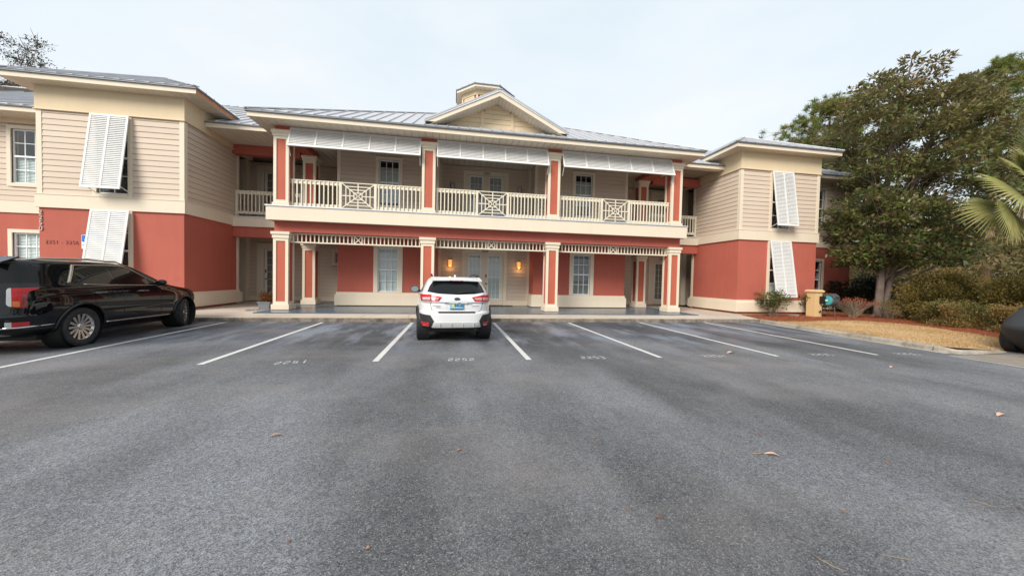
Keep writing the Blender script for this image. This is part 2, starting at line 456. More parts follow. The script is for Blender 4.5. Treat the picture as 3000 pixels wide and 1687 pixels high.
class MB:
    """collects shapes into one mesh"""
    def __init__(self):
        self.v, self.f = [], []
    def add(self, vs, fs):
        k = len(self.v)
        self.v += [tuple(p) for p in vs]
        self.f += [tuple(i + k for i in f) for f in fs]
        return self
    def box(self, x0, x1, y0, y1, z0, z1):
        return self.add([(x0, y0, z0), (x1, y0, z0), (x1, y1, z0), (x0, y1, z0), (x0, y0, z1), (x1, y0, z1), (x1, y1, z1), (x0, y1, z1)],
                        [(0, 3, 2, 1), (4, 5, 6, 7), (0, 1, 5, 4), (1, 2, 6, 5), (2, 3, 7, 6), (3, 0, 4, 7)])
    def obox(self, c, ax, ay, az, hx, hy, hz):
        c, ax, ay, az = Vector(c), Vector(ax), Vector(ay), Vector(az)
        vs = [c + ax * (sx * hx) + ay * (sy * hy) + az * (sz * hz) for sz in (-1, 1) for sx, sy in ((-1, -1), (1, -1), (1, 1), (-1, 1))]
        return self.add(vs, [(0, 3, 2, 1), (4, 5, 6, 7), (0, 1, 5, 4), (1, 2, 6, 5), (2, 3, 7, 6), (3, 0, 4, 7)])
    def bar(self, a, b, w, d, up=(0, 1, 0)):
        """rectangular bar from a to b, w across, d along 'up'"""
        a, b = Vector(a), Vector(b)
        t = (b - a).normalized()
        u = Vector(up)
        s = t.cross(u).normalized()
        u = s.cross(t)
        return self.obox((a + b) / 2, t, s, u, (b - a).length / 2, w / 2, d / 2)
    def prism(self, poly, d):
        """polygon (3D points, in order) pushed along vector d"""
        n = len(poly)
        d = Vector(d)
        vs = [Vector(p) for p in poly] + [Vector(p) + d for p in poly]
        fs = [tuple(range(n))[::-1], tuple(range(n, 2 * n))] + [(i, (i + 1) % n, (i + 1) % n + n, i + n) for i in range(n)]
        return self.add(vs, fs)
    def tube(self, pts, rad, n=8, cap=True):
        pts = [Vector(p) for p in pts]
        if not isinstance(rad, (list, tuple)):
            rad = [rad] * len(pts)
        vs, fs = [], []
        u = None
        for i, p in enumerate(pts):
            t = (pts[min(i + 1, len(pts) - 1)] - pts[max(i - 1, 0)]).normalized()
            if u is None:
                u = t.orthogonal().normalized()
            u = (u - t * u.dot(t)).normalized()
            w = t.cross(u)
            vs += [p + (u * math.cos(2 * math.pi * k / n) + w * math.sin(2 * math.pi * k / n)) * rad[i] for k in range(n)]
        for i in range(len(pts) - 1):
            fs += [(i * n + k, i * n + (k + 1) % n, (i + 1) * n + (k + 1) % n, (i + 1) * n + k) for k in range(n)]
        if cap:
            fs += [tuple(range(n))[::-1], tuple((len(pts) - 1) * n + k for k in range(n))]
        return self.add(vs, fs)
    def lathe(self, prof, n=32, axis='x', c=(0, 0, 0)):
        """profile of (radius, along) turned about an axis"""
        vs, fs = [], []
        for r, a in prof:
            for k in range(n):
                t = 2 * math.pi * k / n
                p, q = r * math.cos(t), r * math.sin(t)
                v = {'x': (a, p, q), 'y': (p, a, q), 'z': (p, q, a)}[axis]
                vs.append((v[0] + c[0], v[1] + c[1], v[2] + c[2]))
        for i in range(len(prof) - 1):
            fs += [(i * n + k, i * n + (k + 1) % n, (i + 1) * n + (k + 1) % n, (i + 1) * n + k) for k in range(n)]
        return self.add(vs, fs)
    def build(self, name, mat, parent=None, smooth=False, sharp=None, loc=(0, 0, 0), rotz=0.0, matrix=None):
        me = mesh_from(name, self.v, self.f, mat, smooth, sharp)
        if smooth:
            bm = bmesh.new(); bm.from_mesh(me); bmesh.ops.recalc_face_normals(bm, faces=bm.faces); bm.to_mesh(me); bm.free()
        o = bpy.data.objects.new(name, me)
        return link(o, parent, loc, rotz, matrix)

CUBE = {}
def bx(name, mat, parent, x0, x1, y0, y1, z0, z1):
    """an axis-aligned block that shares one cube mesh per material"""
    if mat not in CUBE:
        CUBE[mat] = mesh_from('block_' + mat, MB().box(-.5, .5, -.5, .5, -.5, .5).v, MB().box(0, 1, 0, 1, 0, 1).f, mat)
    o = bpy.data.objects.new(name, CUBE[mat])
    M = Matrix.Translation(((x0 + x1) / 2, (y0 + y1) / 2, (z0 + z1) / 2)) @ Matrix.Diagonal((abs(x1 - x0), abs(y1 - y0), abs(z1 - z0), 1))
    return link(o, parent, mat=M)

def struct(o):
    o['kind'] = 'structure'
    return o

def text_mesh(s, size, mat, extrude=0.0, bold=0.0, align='CENTER', spacing=1.0):
    cu = bpy.data.curves.new('lettering', 'FONT')
    cu.body = s
    cu.size = size
    cu.extrude = extrude
    cu.offset = bold
    cu.align_x = align
    cu.align_y = 'CENTER'
    cu.space_character = spacing
    to = bpy.data.objects.new('lettering', cu)
    COL.objects.link(to)
    dg = bpy.context.evaluated_depsgraph_get()
    me = bpy.data.meshes.new_from_object(to.evaluated_get(dg))
    bpy.data.objects.remove(to)
    me.materials.clear()
    me.materials.append(MATS[mat])
    return me

def wall_text(name, s, size, mat, parent, x, y, z, extrude=0.006, bold=0.004, spacing=1.0):
    """lettering on a wall that faces the street (-Y)"""
    o = bpy.data.objects.new(name, text_mesh(s, size, mat, extrude, bold, spacing=spacing))
    return link(o, parent, mat=Matrix.Translation((x, y, z)) @ Matrix.Rotation(R(90), 4, 'X'))
# ================================================================ the ground
def sheet(name, poly, z, mat, kind='structure'):
    o = bpy.data.objects.new(name, mesh_from(name, [(x, y, z) if not callable(z) else (x, y, z(x, y)) for x, y in poly], [tuple(range(len(poly)))], mat))
    link(o)
    if kind: o['kind'] = kind
    return o

sheet('ground', [(-900, -900), (900, -900), (900, 900), (-900, 900)], -0.04, 'soil')
lot = sheet('parking_lot', [(-70, -60), (70, -60), (70, 11.93), (-70, 11.93)], 0.0, 'asphalt')
sheet('driveway', [(10.98, -60), (60, -60), (60, 6.12), (10.98, 6.0)], 0.004, 'drive_concrete')
struct(MB().box(10.93, 10.975, -60, 6.0, -0.02, 0.0045).build('gutter', 'gutter'))

# painted bay lines and stencilled bay numbers belong to the lot
for a, b in (((-6.70, 6.34), (-6.78, 11.72)), ((-4.04, 6.34), (-4.04, 11.70)), ((-1.335, 6.36), (-1.312, 11.66)), ((1.405, 6.29), (1.352, 11.66)),
             ((4.08, 6.29), (4.0, 11.68)), ((6.72, 6.22), (6.745, 11.76)), ((9.24, 6.18), (9.42, 11.80))):
    d = (Vector(b) - Vector(a)).normalized()
    s = Vector((-d.y, d.x)) * 0.051
    A, B = Vector(a), Vector(b)
    mesh = MB().add([(p.x, p.y, 0.004) for p in (A - s, B - s, B + s, A + s)], [(3, 2, 1, 0)])
    o = mesh.build('parking_line', 'line_paint', lot)
    o.data.update()

SEG = {'0': 'abcdef', '1': 'bc', '2': 'abged', '3': 'abgcd', '4': 'fgbc', '5': 'afgcd', '6': 'afgcde'}
def stencil(num, cx, y0, rot=0.0):
    """stencilled digits: broken strokes, readable from the driving lane"""
    w, h, t, g = 0.092, 0.20, 0.026, 0.007
    m = MB()
    def rect(x0, x1, z0, z1, ox):
        m.add([(ox + x0, z0, 0), (ox + x1, z0, 0), (ox + x1, z1, 0), (ox + x0, z1, 0)], [(0, 1, 2, 3)])
    for i, ch in enumerate(num):
        ox = (i - 1.5) * 0.128 - w / 2
        if ch == '1':
            rect(w * .45, w * .45 + t, 0, h * .47, ox); rect(w * .45, w * .45 + t, h * .53, h, ox)
            continue
        for sgm in SEG[ch]:
            if sgm == 'a': rect(g, w - g, h - t, h, ox)
            if sgm == 'd': rect(g, w - g, 0, t, ox)
            if sgm == 'g': rect(g, w - g, h / 2 - t / 2, h / 2 + t / 2, ox)
            if sgm == 'b': rect(w - t, w, h / 2 + t / 2 + g, h - t - g, ox)
            if sgm == 'c': rect(w - t, w, t + g, h / 2 - t / 2 - g, ox)
            if sgm == 'e': rect(0, t, t + g, h / 2 - t / 2 - g, ox)
            if sgm == 'f': rect(0, t, h / 2 + t / 2 + g, h - t - g, ox)
    return m.build('bay_number', 'number_paint', lot, loc=(cx, y0, 0.004), rotz=rot)
stencil('2251', -2.68, 6.30, R(12)); stencil('2252', 0.155, 6.30, 0); stencil('2253', 2.69, 6.28, R(-3))
stencil('2254', 5.31, 6.24, R(-3)); stencil('2255', 7.89, 6.20, R(-5)); stencil('2256', 10.09, 6.12, R(-8))

# front walk: slabs with joints, sloping up to the porch; kerb blocks along its edge
walk = MB().box(-30, 12.0, 11.96, 13.4, -0.02, 0.095).build('sidewalk', 'kerb_side'); struct(walk)
xs = [-30 + 1.5 * i for i in range(20)] + [-1.0, 0.55, 2.05, 3.55, 5.05, 6.55, 8.05, 9.6, 10.8, 12.02]
xs = [x for x in xs if x < -1.1] + [-1.0, 0.55, 2.05, 3.55, 5.05, 6.55, 8.05, 9.6, 10.8, 12.02]
for x0, x1 in zip(xs[:-1], xs[1:]):
    if x1 < -16: continue
    y1 = 12.74
    m = MB()
    g = 0.006
    m.add([(x0 + g, 11.955, 0.0), (x1 - g, 11.955, 0.0), (x1 - g, y1, 0.0), (x0 + g, y1, 0.0), (x0 + g, 11.955, 0.118), (x1 - g, 11.955, 0.118), (x1 - g, y1, 0.17), (x0 + g, y1, 0.17)],
          [(0, 3, 2, 1), (4, 5, 6, 7), (0, 1, 5, 4), (1, 2, 6, 5), (2, 3, 7, 6), (3, 0, 4, 7)])
    m.build('slab', 'walk_concrete', walk)
for x0 in np.arange(-15.9, 11.9, 3.1):
    x1 = min(x0 + 3.09, 12.0)
    m = MB()
    m.add([(x0, 11.875, 0), (x1, 11.875, 0), (x1, 11.951, 0), (x0, 11.951, 0), (x0, 11.886, 0.104), (x1, 11.886, 0.104), (x1, 11.951, 0.118), (x0, 11.951, 0.118), (x0, 11.9, 0.116), (x1, 11.9, 0.116)],
          [(0, 1, 5, 4), (4, 5, 9, 8), (8, 9, 6, 7), (0, 4, 8, 7, 3), (1, 2, 6, 9, 5), (2, 3, 7, 6)])
    m.build('kerb_block', 'kerb_face', walk)
# concrete aprons left and right of the painted porch floor
struct(MB().box(-16, -6.56, 12.745, 18.6, -0.02, 0.174).build('pavement', 'walk_concrete'))
ap = MB()
ap.prism([(9.92, 12.745, -0.02), (12.02, 12.745, -0.02), (12.35, 13.35, -0.02), (12.45, 18.6, -0.02), (9.92, 18.6, -0.02)], (0, 0, 0.194))
struct(ap.build('pavement', 'walk_concrete'))
struct(MB().box(-6.55, 9.91, 12.73, 18.6, 0.0, 0.2).build('porch_floor', 'porch_paint'))

# planting strip on the right: kerb, lawn, straw bed
kerb = struct(MB().box(11.62, 11.64, 9, 9.02, -0.03, 0.02).build('kerb', 'kerb_side'))
def kerb_run(pts, h0, h1):
    """kerb stone swept along a line, rounded top edge; height runs h0..h1"""
    prof = [(-0.085, 0.0), (-0.075, 0.7), (-0.05, 0.95), (-0.02, 1.0), (0.09, 1.0), (0.09, 0.0)]
    vs, fs = [], []
    n = len(prof)
    for i, p in enumerate(pts):
        p = Vector(p)
        t = (Vector(pts[min(i + 1, len(pts) - 1)]) - Vector(pts[max(i - 1, 0)])).normalized()
        s = Vector((-t.y, t.x))     # left of travel = towards the lawn
        h = h0 + (h1 - h0) * i / (len(pts) - 1)
        vs += [(p.x + s.x * a, p.y + s.y * a, b * h) for a, b in prof]
    for i in range(len(pts) - 1):
        fs += [(i * n + k, (i + 1) * n + k, (i + 1) * n + (k + 1) % n, i * n + (k + 1) % n) for k in range(n)]
    fs += [tuple(range(n)), tuple((len(pts) - 1) * n + k for k in range(n))[::-1]]
    m = MB().add(vs, fs)
    return m.build('kerb_block', 'kerb_side', kerb, smooth=True, sharp=30)
kerb_run([(12.05, 11.95), (11.92, 11.2), (11.78, 10.2), (11.66, 9.4), (11.60, 8.87)], 0.118, 0.13)
kerb_run([(11.595, 8.85), (11.53, 8.2), (11.45, 7.3), (11.40, 6.5)], 0.13, 0.13)
kerb_run([(11.398, 6.48), (11.40, 6.34), (11.47, 6.22), (11.60, 6.16), (12.1, 6.17), (12.6, 6.22), (13.05, 6.28)], 0.13, 0.03)
gm = MB()
gp = [(11.90, 11.86), (11.70, 10.2), (11.50, 8.8), (11.37, 7.3), (11.30, 6.45), (11.30, 6.2)]
for (xa, ya), (xb, yb) in zip(gp[:-1], gp[1:]):
    gm.add([(xa - 0.14, ya, 0.004), (xb - 0.14, yb, 0.004), (xb + 0.05, yb, 0.004), (xa + 0.05, ya, 0.004)], [(0, 1, 2, 3)])
struct(gm.build('gutter', 'gutter'))

def bed_z(x, y):
    r = max(0.0, min(1.0, (x - 12.2) / 7.0))
    far = max(0.0, (y - 16) * 0.05) + max(0.0, (x - 20) * 0.055)
    k = 1.0 if x < 12.4 else min(1.0, max(0.0, (y - 6.30) / 0.9) + max(0.0, (13.0 - x) / 0.6))
    return (0.105 + 0.06 * r + far) * k
KERB_IN = [(12.13, 11.94), (12.0, 11.2), (11.86, 10.2), (11.74, 9.4), (11.68, 8.85), (11.53, 7.3), (11.48, 6.5), (11.62, 6.26), (13.2, 6.34)]
LAWN_BACK = [(14.72, 6.75), (15.3, 8.05), (15.95, 9.4), (16.05, 10.2), (15.5, 11.0), (14.2, 11.12), (12.9, 10.9), (12.2, 11.0)]
def tri_sheet(name, poly, zf, mat, step=0.6):
    pts = [Vector(p) for p in poly]
    n = len(pts)
    xs_, ys_ = [p.x for p in pts], [p.y for p in pts]
    extra = [Vector((x, y)) for x in np.arange(min(xs_), max(xs_), step) for y in np.arange(min(ys_), max(ys_), step)]
    def inside(q):
        c = False
        for i in range(n):
            a, b = pts[i], pts[i - 1]
            if (a.y > q.y) != (b.y > q.y) and q.x < (b.x - a.x) * (q.y - a.y) / (b.y - a.y) + a.x:
                c = not c
        return c
    extra = [q for q in extra if inside(q)]
    v, e, f, _, _, _ = delaunay_2d_cdt(pts + extra, [(i, (i + 1) % n) for i in range(n)], [], 1, 1e-5)
    o = bpy.data.objects.new(name, mesh_from(name, [(p.x, p.y, zf(p.x, p.y)) for p in v], [tuple(t) for t in f], mat, True))
    return link(o), inside
LAWN = KERB_IN[1:] + LAWN_BACK[:-1] + [(12.1, 11.0)]
lawn, in_lawn = tri_sheet('lawn', LAWN, lambda x, y: bed_z(x, y) + 0.014, 'lawn_soil'); struct(lawn)
BED = [(12.0, 13.2), (12.02, 11.94), (12.1, 10.95), (12.9, 10.8), (14.2, 11.0), (15.4, 10.9), (15.9, 10.2), (15.8, 9.4), (15.2, 8.05), (14.6, 6.75), (13.1, 6.3), (17.5, 6.0), (19.6, 7.0), (20.2, 10.0), (20.6, 15.1), (12.0, 15.1)]
bed, in_bed = tri_sheet('planting_bed', BED, bed_z, 'mulch_soil', 1.5); struct(bed)

def blade_field(name, n, inside, box_, zf, length, width, mat, lean, flat=False, tintf=None):
    x0, x1, y0, y1 = box_
    P = []
    while len(P) < n:
        q = Vector((random.uniform(x0, x1), random.uniform(y0, y1)))
        if inside(q): P.append(q)
    P = np.array([(p.x, p.y) for p in P])
    z = np.array([zf(x, y) for x, y in P])
    L = length * rng.uniform(0.5, 1.3, n)
    a = rng.uniform(0, 2 * np.pi, n)
    el = rng.uniform(0.0, 0.22, n) if flat else rng.uniform(lean, 1.5, n)
    d = np.stack([np.cos(a) * np.cos(el), np.sin(a) * np.cos(el), np.sin(el)], 1)
    s = np.stack([-np.sin(a), np.cos(a), np.zeros(n)], 1) * width / 2
    b = np.stack([P[:, 0], P[:, 1], z + (rng.uniform(0.0, 0.02, n) if flat else 0)], 1)
    V = np.empty((n * 3, 3))
    V[0::3] = b - s; V[1::3] = b + s; V[2::3] = b + d * L[:, None]
    F = np.arange(n * 3).reshape(n, 3)
    return leaf_mesh(name, V, F, np.repeat(rng.uniform(0, 1, n) if tintf is None else tintf(P), 1), mat)

def leaf_mesh(name, V, F, tint, mat, parent=None):
    """mesh straight from arrays; tint holds one number per face"""
    me = bpy.data.meshes.new(name)
    k = F.shape[1]
    me.vertices.add(len(V)); me.vertices.foreach_set('co', V.astype(np.float32).ravel())
    me.loops.add(F.size); me.loops.foreach_set('vertex_index', F.astype(np.int32).ravel())
    me.polygons.add(len(F)); me.polygons.foreach_set('loop_start', np.arange(0, F.size, k, dtype=np.int32))
    me.update(calc_edges=True)
    at = me.attributes.new('tint', 'FLOAT', 'FACE')
    at.data.foreach_set('value', np.clip(tint, 0, 1).astype(np.float32))
    me.materials.append(MATS[mat])
    o = bpy.data.objects.new(name, me)
    return link(o, parent)

g = blade_field('dormant_grass', 42000, in_lawn, (11.4, 16.2, 6.1, 11.6), lambda x, y: bed_z(x, y) + 0.018, 0.055, 0.012, 'grass_dry', 0.5,
                tintf=lambda P: np.clip(0.5 + 0.28 * np.sin(P[:, 0] * 2.1 + np.sin(P[:, 1] * 1.3)) * np.sin(P[:, 1] * 1.7) + rng.normal(0, 0.25, len(P)), 0, 1))
tag(g, 'dormant straw-coloured lawn grass inside the kerb', 'grass', kind='stuff')
def in_straw(q): return in_bed(q) and q.y < 14.2 and q.x < 19
g = blade_field('pine_straw', 30000, in_straw, (12.0, 19, 5.9, 14.2), lambda x, y: bed_z(x, y) + 0.003, 0.20, 0.008, 'pine_straw', 0, flat=True)
tag(g, 'reddish pine straw mulch around the shrubs', 'pine straw', kind='stuff')

# ================================================================ the building
BLD = thing('office_building', 'two-storey red stucco and beige siding office building with white shutters and metal roof', 'building', (1.65, 13.55, 0))
C0 = 1.65
SID = 0.185

def wall_mesh(name, mat, parent, a0, a1, z0, z1, face, back, holes=(), axis='y'):
    """wall slab with rectangular openings; a runs along the wall, 'face' is the coordinate of its outer face"""
    As = sorted({a0, a1, *[h[0] for h in holes], *[h[1] for h in holes]})
    Zs = sorted({z0, z1, *[h[2] for h in holes], *[h[3] for h in holes]})
    m = MB()
    for p, q in zip(As[:-1], As[1:]):
        if p < a0 - 1e-6 or q > a1 + 1e-6: continue
        run = None
        cells = []
        for r, s in zip(Zs[:-1], Zs[1:]):
            mid = ((p + q) / 2, (r + s) / 2)
            if any(h[0] < mid[0] < h[1] and h[2] < mid[1] < h[3] for h in holes) or r < z0 - 1e-6 or s > z1 + 1e-6:
                continue
            if cells and abs(cells[-1][1] - r) < 1e-6: cells[-1][1] = s
            else: cells.append([r, s])
        for r, s in cells:
            if axis == 'y': m.box(p, q, min(face, back), max(face, back), r, s)
            else: m.box(min(face, back), max(face, back), p, q, r, s)
    return m.build(name, mat, parent)

PLANK = {}
def plank_mesh():
    if 'm' not in PLANK:
        h = 1.0
        PLANK['m'] = mesh_from('plank', [(-.5, -.024, 0), (.5, -.024, 0), (.5, 0, 0), (-.5, 0, 0), (-.5, -.007, h), (.5, -.007, h), (.5, 0, h), (-.5, 0, h)],
                               [(0, 3, 2, 1), (4, 5, 6, 7), (0, 1, 5, 4), (1, 2, 6, 5), (2, 3, 7, 6), (3, 0, 4, 7)], 'siding')
    return PLANK['m']

def siding(parent, a0, a1, z0, z1, face, holes=(), axis='y', sgn=-1, joined=False):
    """lapped boards on a wall; axis y: wall faces -Y; axis x: wall faces sgn*X"""
    acc = MB()
    z = z0
    while z < z1 - 0.02:
        h = min(SID, z1 - z)
        zc = z + h / 2
        cuts = sorted([(max(a0, q[0]), min(a1, q[1])) for q in holes if q[2] < zc < q[3]])
        segs, cur = [], a0
        for c0, c1 in cuts:
            if c0 > cur + 0.01: segs.append((cur, c0))
            cur = max(cur, c1)
        if a1 > cur + 0.01: segs.append((cur, a1))
        cut = []
        for s0, s1 in segs:      # butt joints in the longer boards
            if s1 - s0 > 2.3:
                j = s0 + (s1 - s0) * random.uniform(.25, .75)
                cut += [(s0, j - .002), (j + .002, s1)]
            else: cut.append((s0, s1))
        for s0, s1 in cut:
            L, mid = s1 - s0, (s0 + s1) / 2
            if axis == 'y':
                M = Matrix.Translation((mid, face, z)) @ Matrix.Diagonal((L, 1, h - 0.011, 1))
            else:
                M = Matrix.Translation((face, mid, z)) @ Matrix.Rotation(R(90) if sgn > 0 else R(-90), 4, 'Z') @ Matrix.Diagonal((L, 1, h - 0.011, 1))
            if joined:
                me = plank_mesh()
                acc.add([M @ v.co for v in me.vertices], [tuple(p.vertices) for p in me.polygons])
            else:
                link(bpy.data.objects.new('plank', plank_mesh()), parent, mat=M)
        z += SID
    if joined:
        o = acc.build('plank_courses', 'siding', parent)
        o['kind'] = 'stuff'

def window(x0, x1, z0, z1, y, trim=0.12, cols=3, rows=2, mid=None, blind=None, casing='cream', sill=True, hung=True, label=None, proud=0.04, tw=None, zc0=None):
    """double-hung window facing -Y: frame with muntins, panes, casing, blind, room behind"""
    mid = mid if mid is not None else (z0 + z1) / 2
    fr = MB()
    t = 0.045
    ya, yb = y + 0.03, y + 0.085
    fr.box(x0, x0 + t, ya, yb, z0, z1).box(x1 - t, x1, ya, yb, z0, z1)
    fr.box(x0 + t, x1 - t, ya, yb, z1 - t, z1).box(x0 + t, x1 - t, ya, yb, z0, z0 + t)
    spans = [(mid + 0.03, z1 - t), (z0 + t, mid - 0.03)] if hung else [(z0 + t, z1 - t)]
    if hung: fr.box(x0 + t, x1 - t, ya - 0.012, yb, mid - 0.03, mid + 0.03)
    lites = []
    for za, zb in spans:
        for i in range(1, cols):
            xm = x0 + t + (x1 - x0 - 2 * t) * i / cols
            fr.box(xm - 0.011, xm + 0.011, ya + 0.012, yb - 0.02, za, zb)
        for j in range(1, rows):
            zm = za + (zb - za) * j / rows
            fr.box(x0 + t, x1 - t, ya + 0.0135, yb - 0.0215, zm - 0.011, zm + 0.011)
        for i in range(cols):
            for j in range(rows):
                xa = x0 + t + (x1 - x0 - 2 * t) * i / cols
                xb = x0 + t + (x1 - x0 - 2 * t) * (i + 1) / cols
                lites.append((xa, xb, za + (zb - za) * j / rows, za + (zb - za) * (j + 1) / rows))
    w = fr.build('window', 'sash_white', BLD)
    if label: w['label'] = label
    for xa, xb, za, zb in lites:
        bx('pane', 'window_glass', w, xa + .002, xb - .002, y + 0.052, y + 0.056, za + .002, zb - .002)
    if casing:
        c = MB()
        tw = tw or trim
        yf = y - proud
        zl = z0 - trim if zc0 is None else zc0
        c.box(x0 - tw, x0, yf, y + 0.03, zl, z1 + trim).box(x1, x1 + tw, yf, y + 0.03, zl, z1 + trim)
        c.box(x0, x1, yf, y + 0.03, z1, z1 + trim)
        if zc0 is not None: c.box(x0, x1, yf, y + 0.03, zl, z0)
        elif sill: c.box(x0, x1, yf - 0.02, y + 0.03, z0 - trim, z0)
        else: c.box(x0, x1, yf, y + 0.03, z0 - trim, z0)
        c.build('casing', casing, w)
    if blind:
        b = MB()
        zlo = z0 + (z1 - z0) * blind[0]
        zhi = z0 + (z1 - z0) * (blind[1] if len(blind) > 1 else 1.0)
        z = zhi - 0.03
        while z > zlo:
            an = blind[2] if len(blind) > 2 else 1.05
            b.obox(((x0 + x1) / 2, y + 0.125, z), (1, 0, 0), (0, math.cos(an), math.sin(an)), (0, -math.sin(an), math.cos(an)), (x1 - x0) / 2 - t, 0.024, 0.0015)
            z -= 0.052
        bo = b.build('blind', 'blind_white', w)
        bo['kind'] = 'stuff'
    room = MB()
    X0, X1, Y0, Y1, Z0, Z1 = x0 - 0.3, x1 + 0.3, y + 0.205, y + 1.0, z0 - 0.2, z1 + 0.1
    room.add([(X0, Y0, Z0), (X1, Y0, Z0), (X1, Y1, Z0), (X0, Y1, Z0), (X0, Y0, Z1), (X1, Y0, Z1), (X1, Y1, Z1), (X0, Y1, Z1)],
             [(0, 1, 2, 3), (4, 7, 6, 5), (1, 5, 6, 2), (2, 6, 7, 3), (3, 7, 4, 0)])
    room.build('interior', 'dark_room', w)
    return w

def door(x0, x1, z0, z1, y, glass, cols, rows, handle_side=1, curtain=False, handle=True, label=None):
    """single door leaf with a glazed panel of small lites; glass = (x0,x1,z0,z1)"""
    gx0, gx1, gz0, gz1 = glass
    d = MB()
    ya, yb = y + 0.02, y + 0.065
    d.box(x0, gx0, ya, yb, z0, z1).box(gx1, x1, ya, yb, z0, z1).box(gx0, gx1, ya, yb, z0, gz0).box(gx0, gx1, ya, yb, gz1, z1)
    o = d.build('door', 'cream', BLD)
    if label: o['label'] = label
    fr = MB()
    t = 0.025
    fr.box(gx0 - t, gx0 + .012, ya - .012, ya + .02, gz0 - t, gz1 + t).box(gx1 - .012, gx1 + t, ya - .012, ya + .02, gz0 - t, gz1 + t)
    fr.box(gx0 + .012, gx1 - .012, ya - .012, ya + .02, gz1 - .012, gz1 + t).box(gx0 + .012, gx1 - .012, ya - .012, ya + .02, gz0 - t, gz0 + .012)
    for i in range(1, cols):
        xm = gx0 + (gx1 - gx0) * i / cols
        fr.box(xm - .009, xm + .009, ya - .008, ya + .02, gz0 + .012, gz1 - .012)
    for j in range(1, rows):
        zm = gz0 + (gz1 - gz0) * j / rows
        fr.box(gx0 + .012, gx1 - .012, ya - .0065, ya + .0185, zm - .009, zm + .009)
    fr.build('lite_frame', 'sash_white', o)
    for i in range(cols):
        for j in range(rows):
            bx('pane', 'window_glass', o, gx0 + (gx1 - gx0) * i / cols + .002, gx0 + (gx1 - gx0) * (i + 1) / cols - .002, ya + .005, ya + .009,
               gz0 + (gz1 - gz0) * j / rows + .002, gz0 + (gz1 - gz0) * (j + 1) / rows - .002)
    if curtain:
        b = MB(); z = gz1 - .03
        while z > gz0:
            b.obox(((gx0 + gx1) / 2, y + .12, z), (1, 0, 0), (0, math.cos(1.05), math.sin(1.05)), (0, -math.sin(1.05), math.cos(1.05)), (gx1 - gx0) / 2, .024, .0015)
            z -= .052
        bo = b.build('blind', 'blind_white', o); bo['kind'] = 'stuff'
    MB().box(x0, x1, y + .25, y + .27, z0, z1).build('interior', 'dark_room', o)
    if handle:
        hx = x1 - 0.06 if handle_side > 0 else x0 + 0.07
        h = MB()
        h.box(hx - .028, hx + .028, ya - .02, ya, z0 + 1.32, z0 + 1.46)
        h.box(hx - .022, hx + .022, ya - .016, ya, z0 + .98, z0 + 1.06)
        h.bar((hx, ya - .05, z0 + 1.02), (hx - handle_side * .11, ya - .05, z0 + 1.02), .018, .018)
        h.bar((hx, ya - .055, z0 + 1.02), (hx, ya, z0 + 1.02), .018, .018, (0, 0, 1))
        h.build('handle', 'dark_metal', o)
    return o

# ---- louvred shutters hung from their top edge
def shutter(x0, x1, top, bottom, panels, pitch, arms, label=None, tilt=26, lap=.58):
    """top, bottom = (y, z) of the upper and lower edge"""
    T, B = Vector((0, *top)), Vector((0, *bottom))
    d = (B - T)
    L = d.length
    d.normalize()
    ex = Vector((1, 0, 0))
    n = ex.cross(d)
    if n.y > 0: n = -n
    def P(x, s, o=0.0): return Vector((x, 0, 0)) + T + d * s + n * o
    st = 0.055
    fr = MB()
    def piece(xa, xb, sa, sb, th=0.018):
        c = P((xa + xb) / 2, (sa + sb) / 2)
        fr.obox(c, ex, d, n, (xb - xa) / 2, (sb - sa) / 2, th)
    piece(x0, x1, 0, st * 1.1); piece(x0, x1, L - st * 1.1, L)
    edges = [x0 + (x1 - x0) * i / panels for i in range(panels + 1)]
    for i, e in enumerate(edges):
        xa = e if i == 0 else (e - st if i == panels else e - st / 2)
        piece(xa, xa + st, st * 1.1, L - st * 1.1, 0.0172)
    o = fr.build('shutter', 'shutter_white', BLD)
    if label: o['label'] = label
    sl = MB()
    a = R(tilt)
    for i in range(panels):
        xa, xb = edges[i] + (st if i == 0 else st / 2), edges[i + 1] - (st if i == panels - 1 else st / 2)
        s = st * 1.1 + pitch / 2
        while s < L - st * 1.1 - pitch * .3:
            dd = d * math.cos(a) + n * math.sin(a)
            nn = n * math.cos(a) - d * math.sin(a)
            sl.obox(P((xa + xb) / 2, s), ex, dd, nn, (xb - xa) / 2, pitch * lap, 0.003)
            s += pitch
    so = sl.build('louvre_slats', 'shutter_white', o)
    so['kind'] = 'stuff'
    for xa, s, wy, wz in arms:
        ar = MB().tube([P(xa, s), (xa, wy, wz)], 0.012, 6)
        ar.build('support_arm', 'shutter_white', o)
    return o

# ---- roofs
def clip(poly, axis, val, keep_less):
    out = []
    for i in range(len(poly)):
        a, b = poly[i - 1], poly[i]
        ia = (a[axis] <= val) == keep_less or abs(a[axis] - val) < 1e-9
        ib = (b[axis] <= val) == keep_less or abs(b[axis] - val) < 1e-9
        if ia != ib:
            t = (val - a[axis]) / (b[axis] - a[axis])
            out.append((a[0] + (b[0] - a[0]) * t, a[1] + (b[1] - a[1]) * t))
        if ib: out.append(b)
    return out

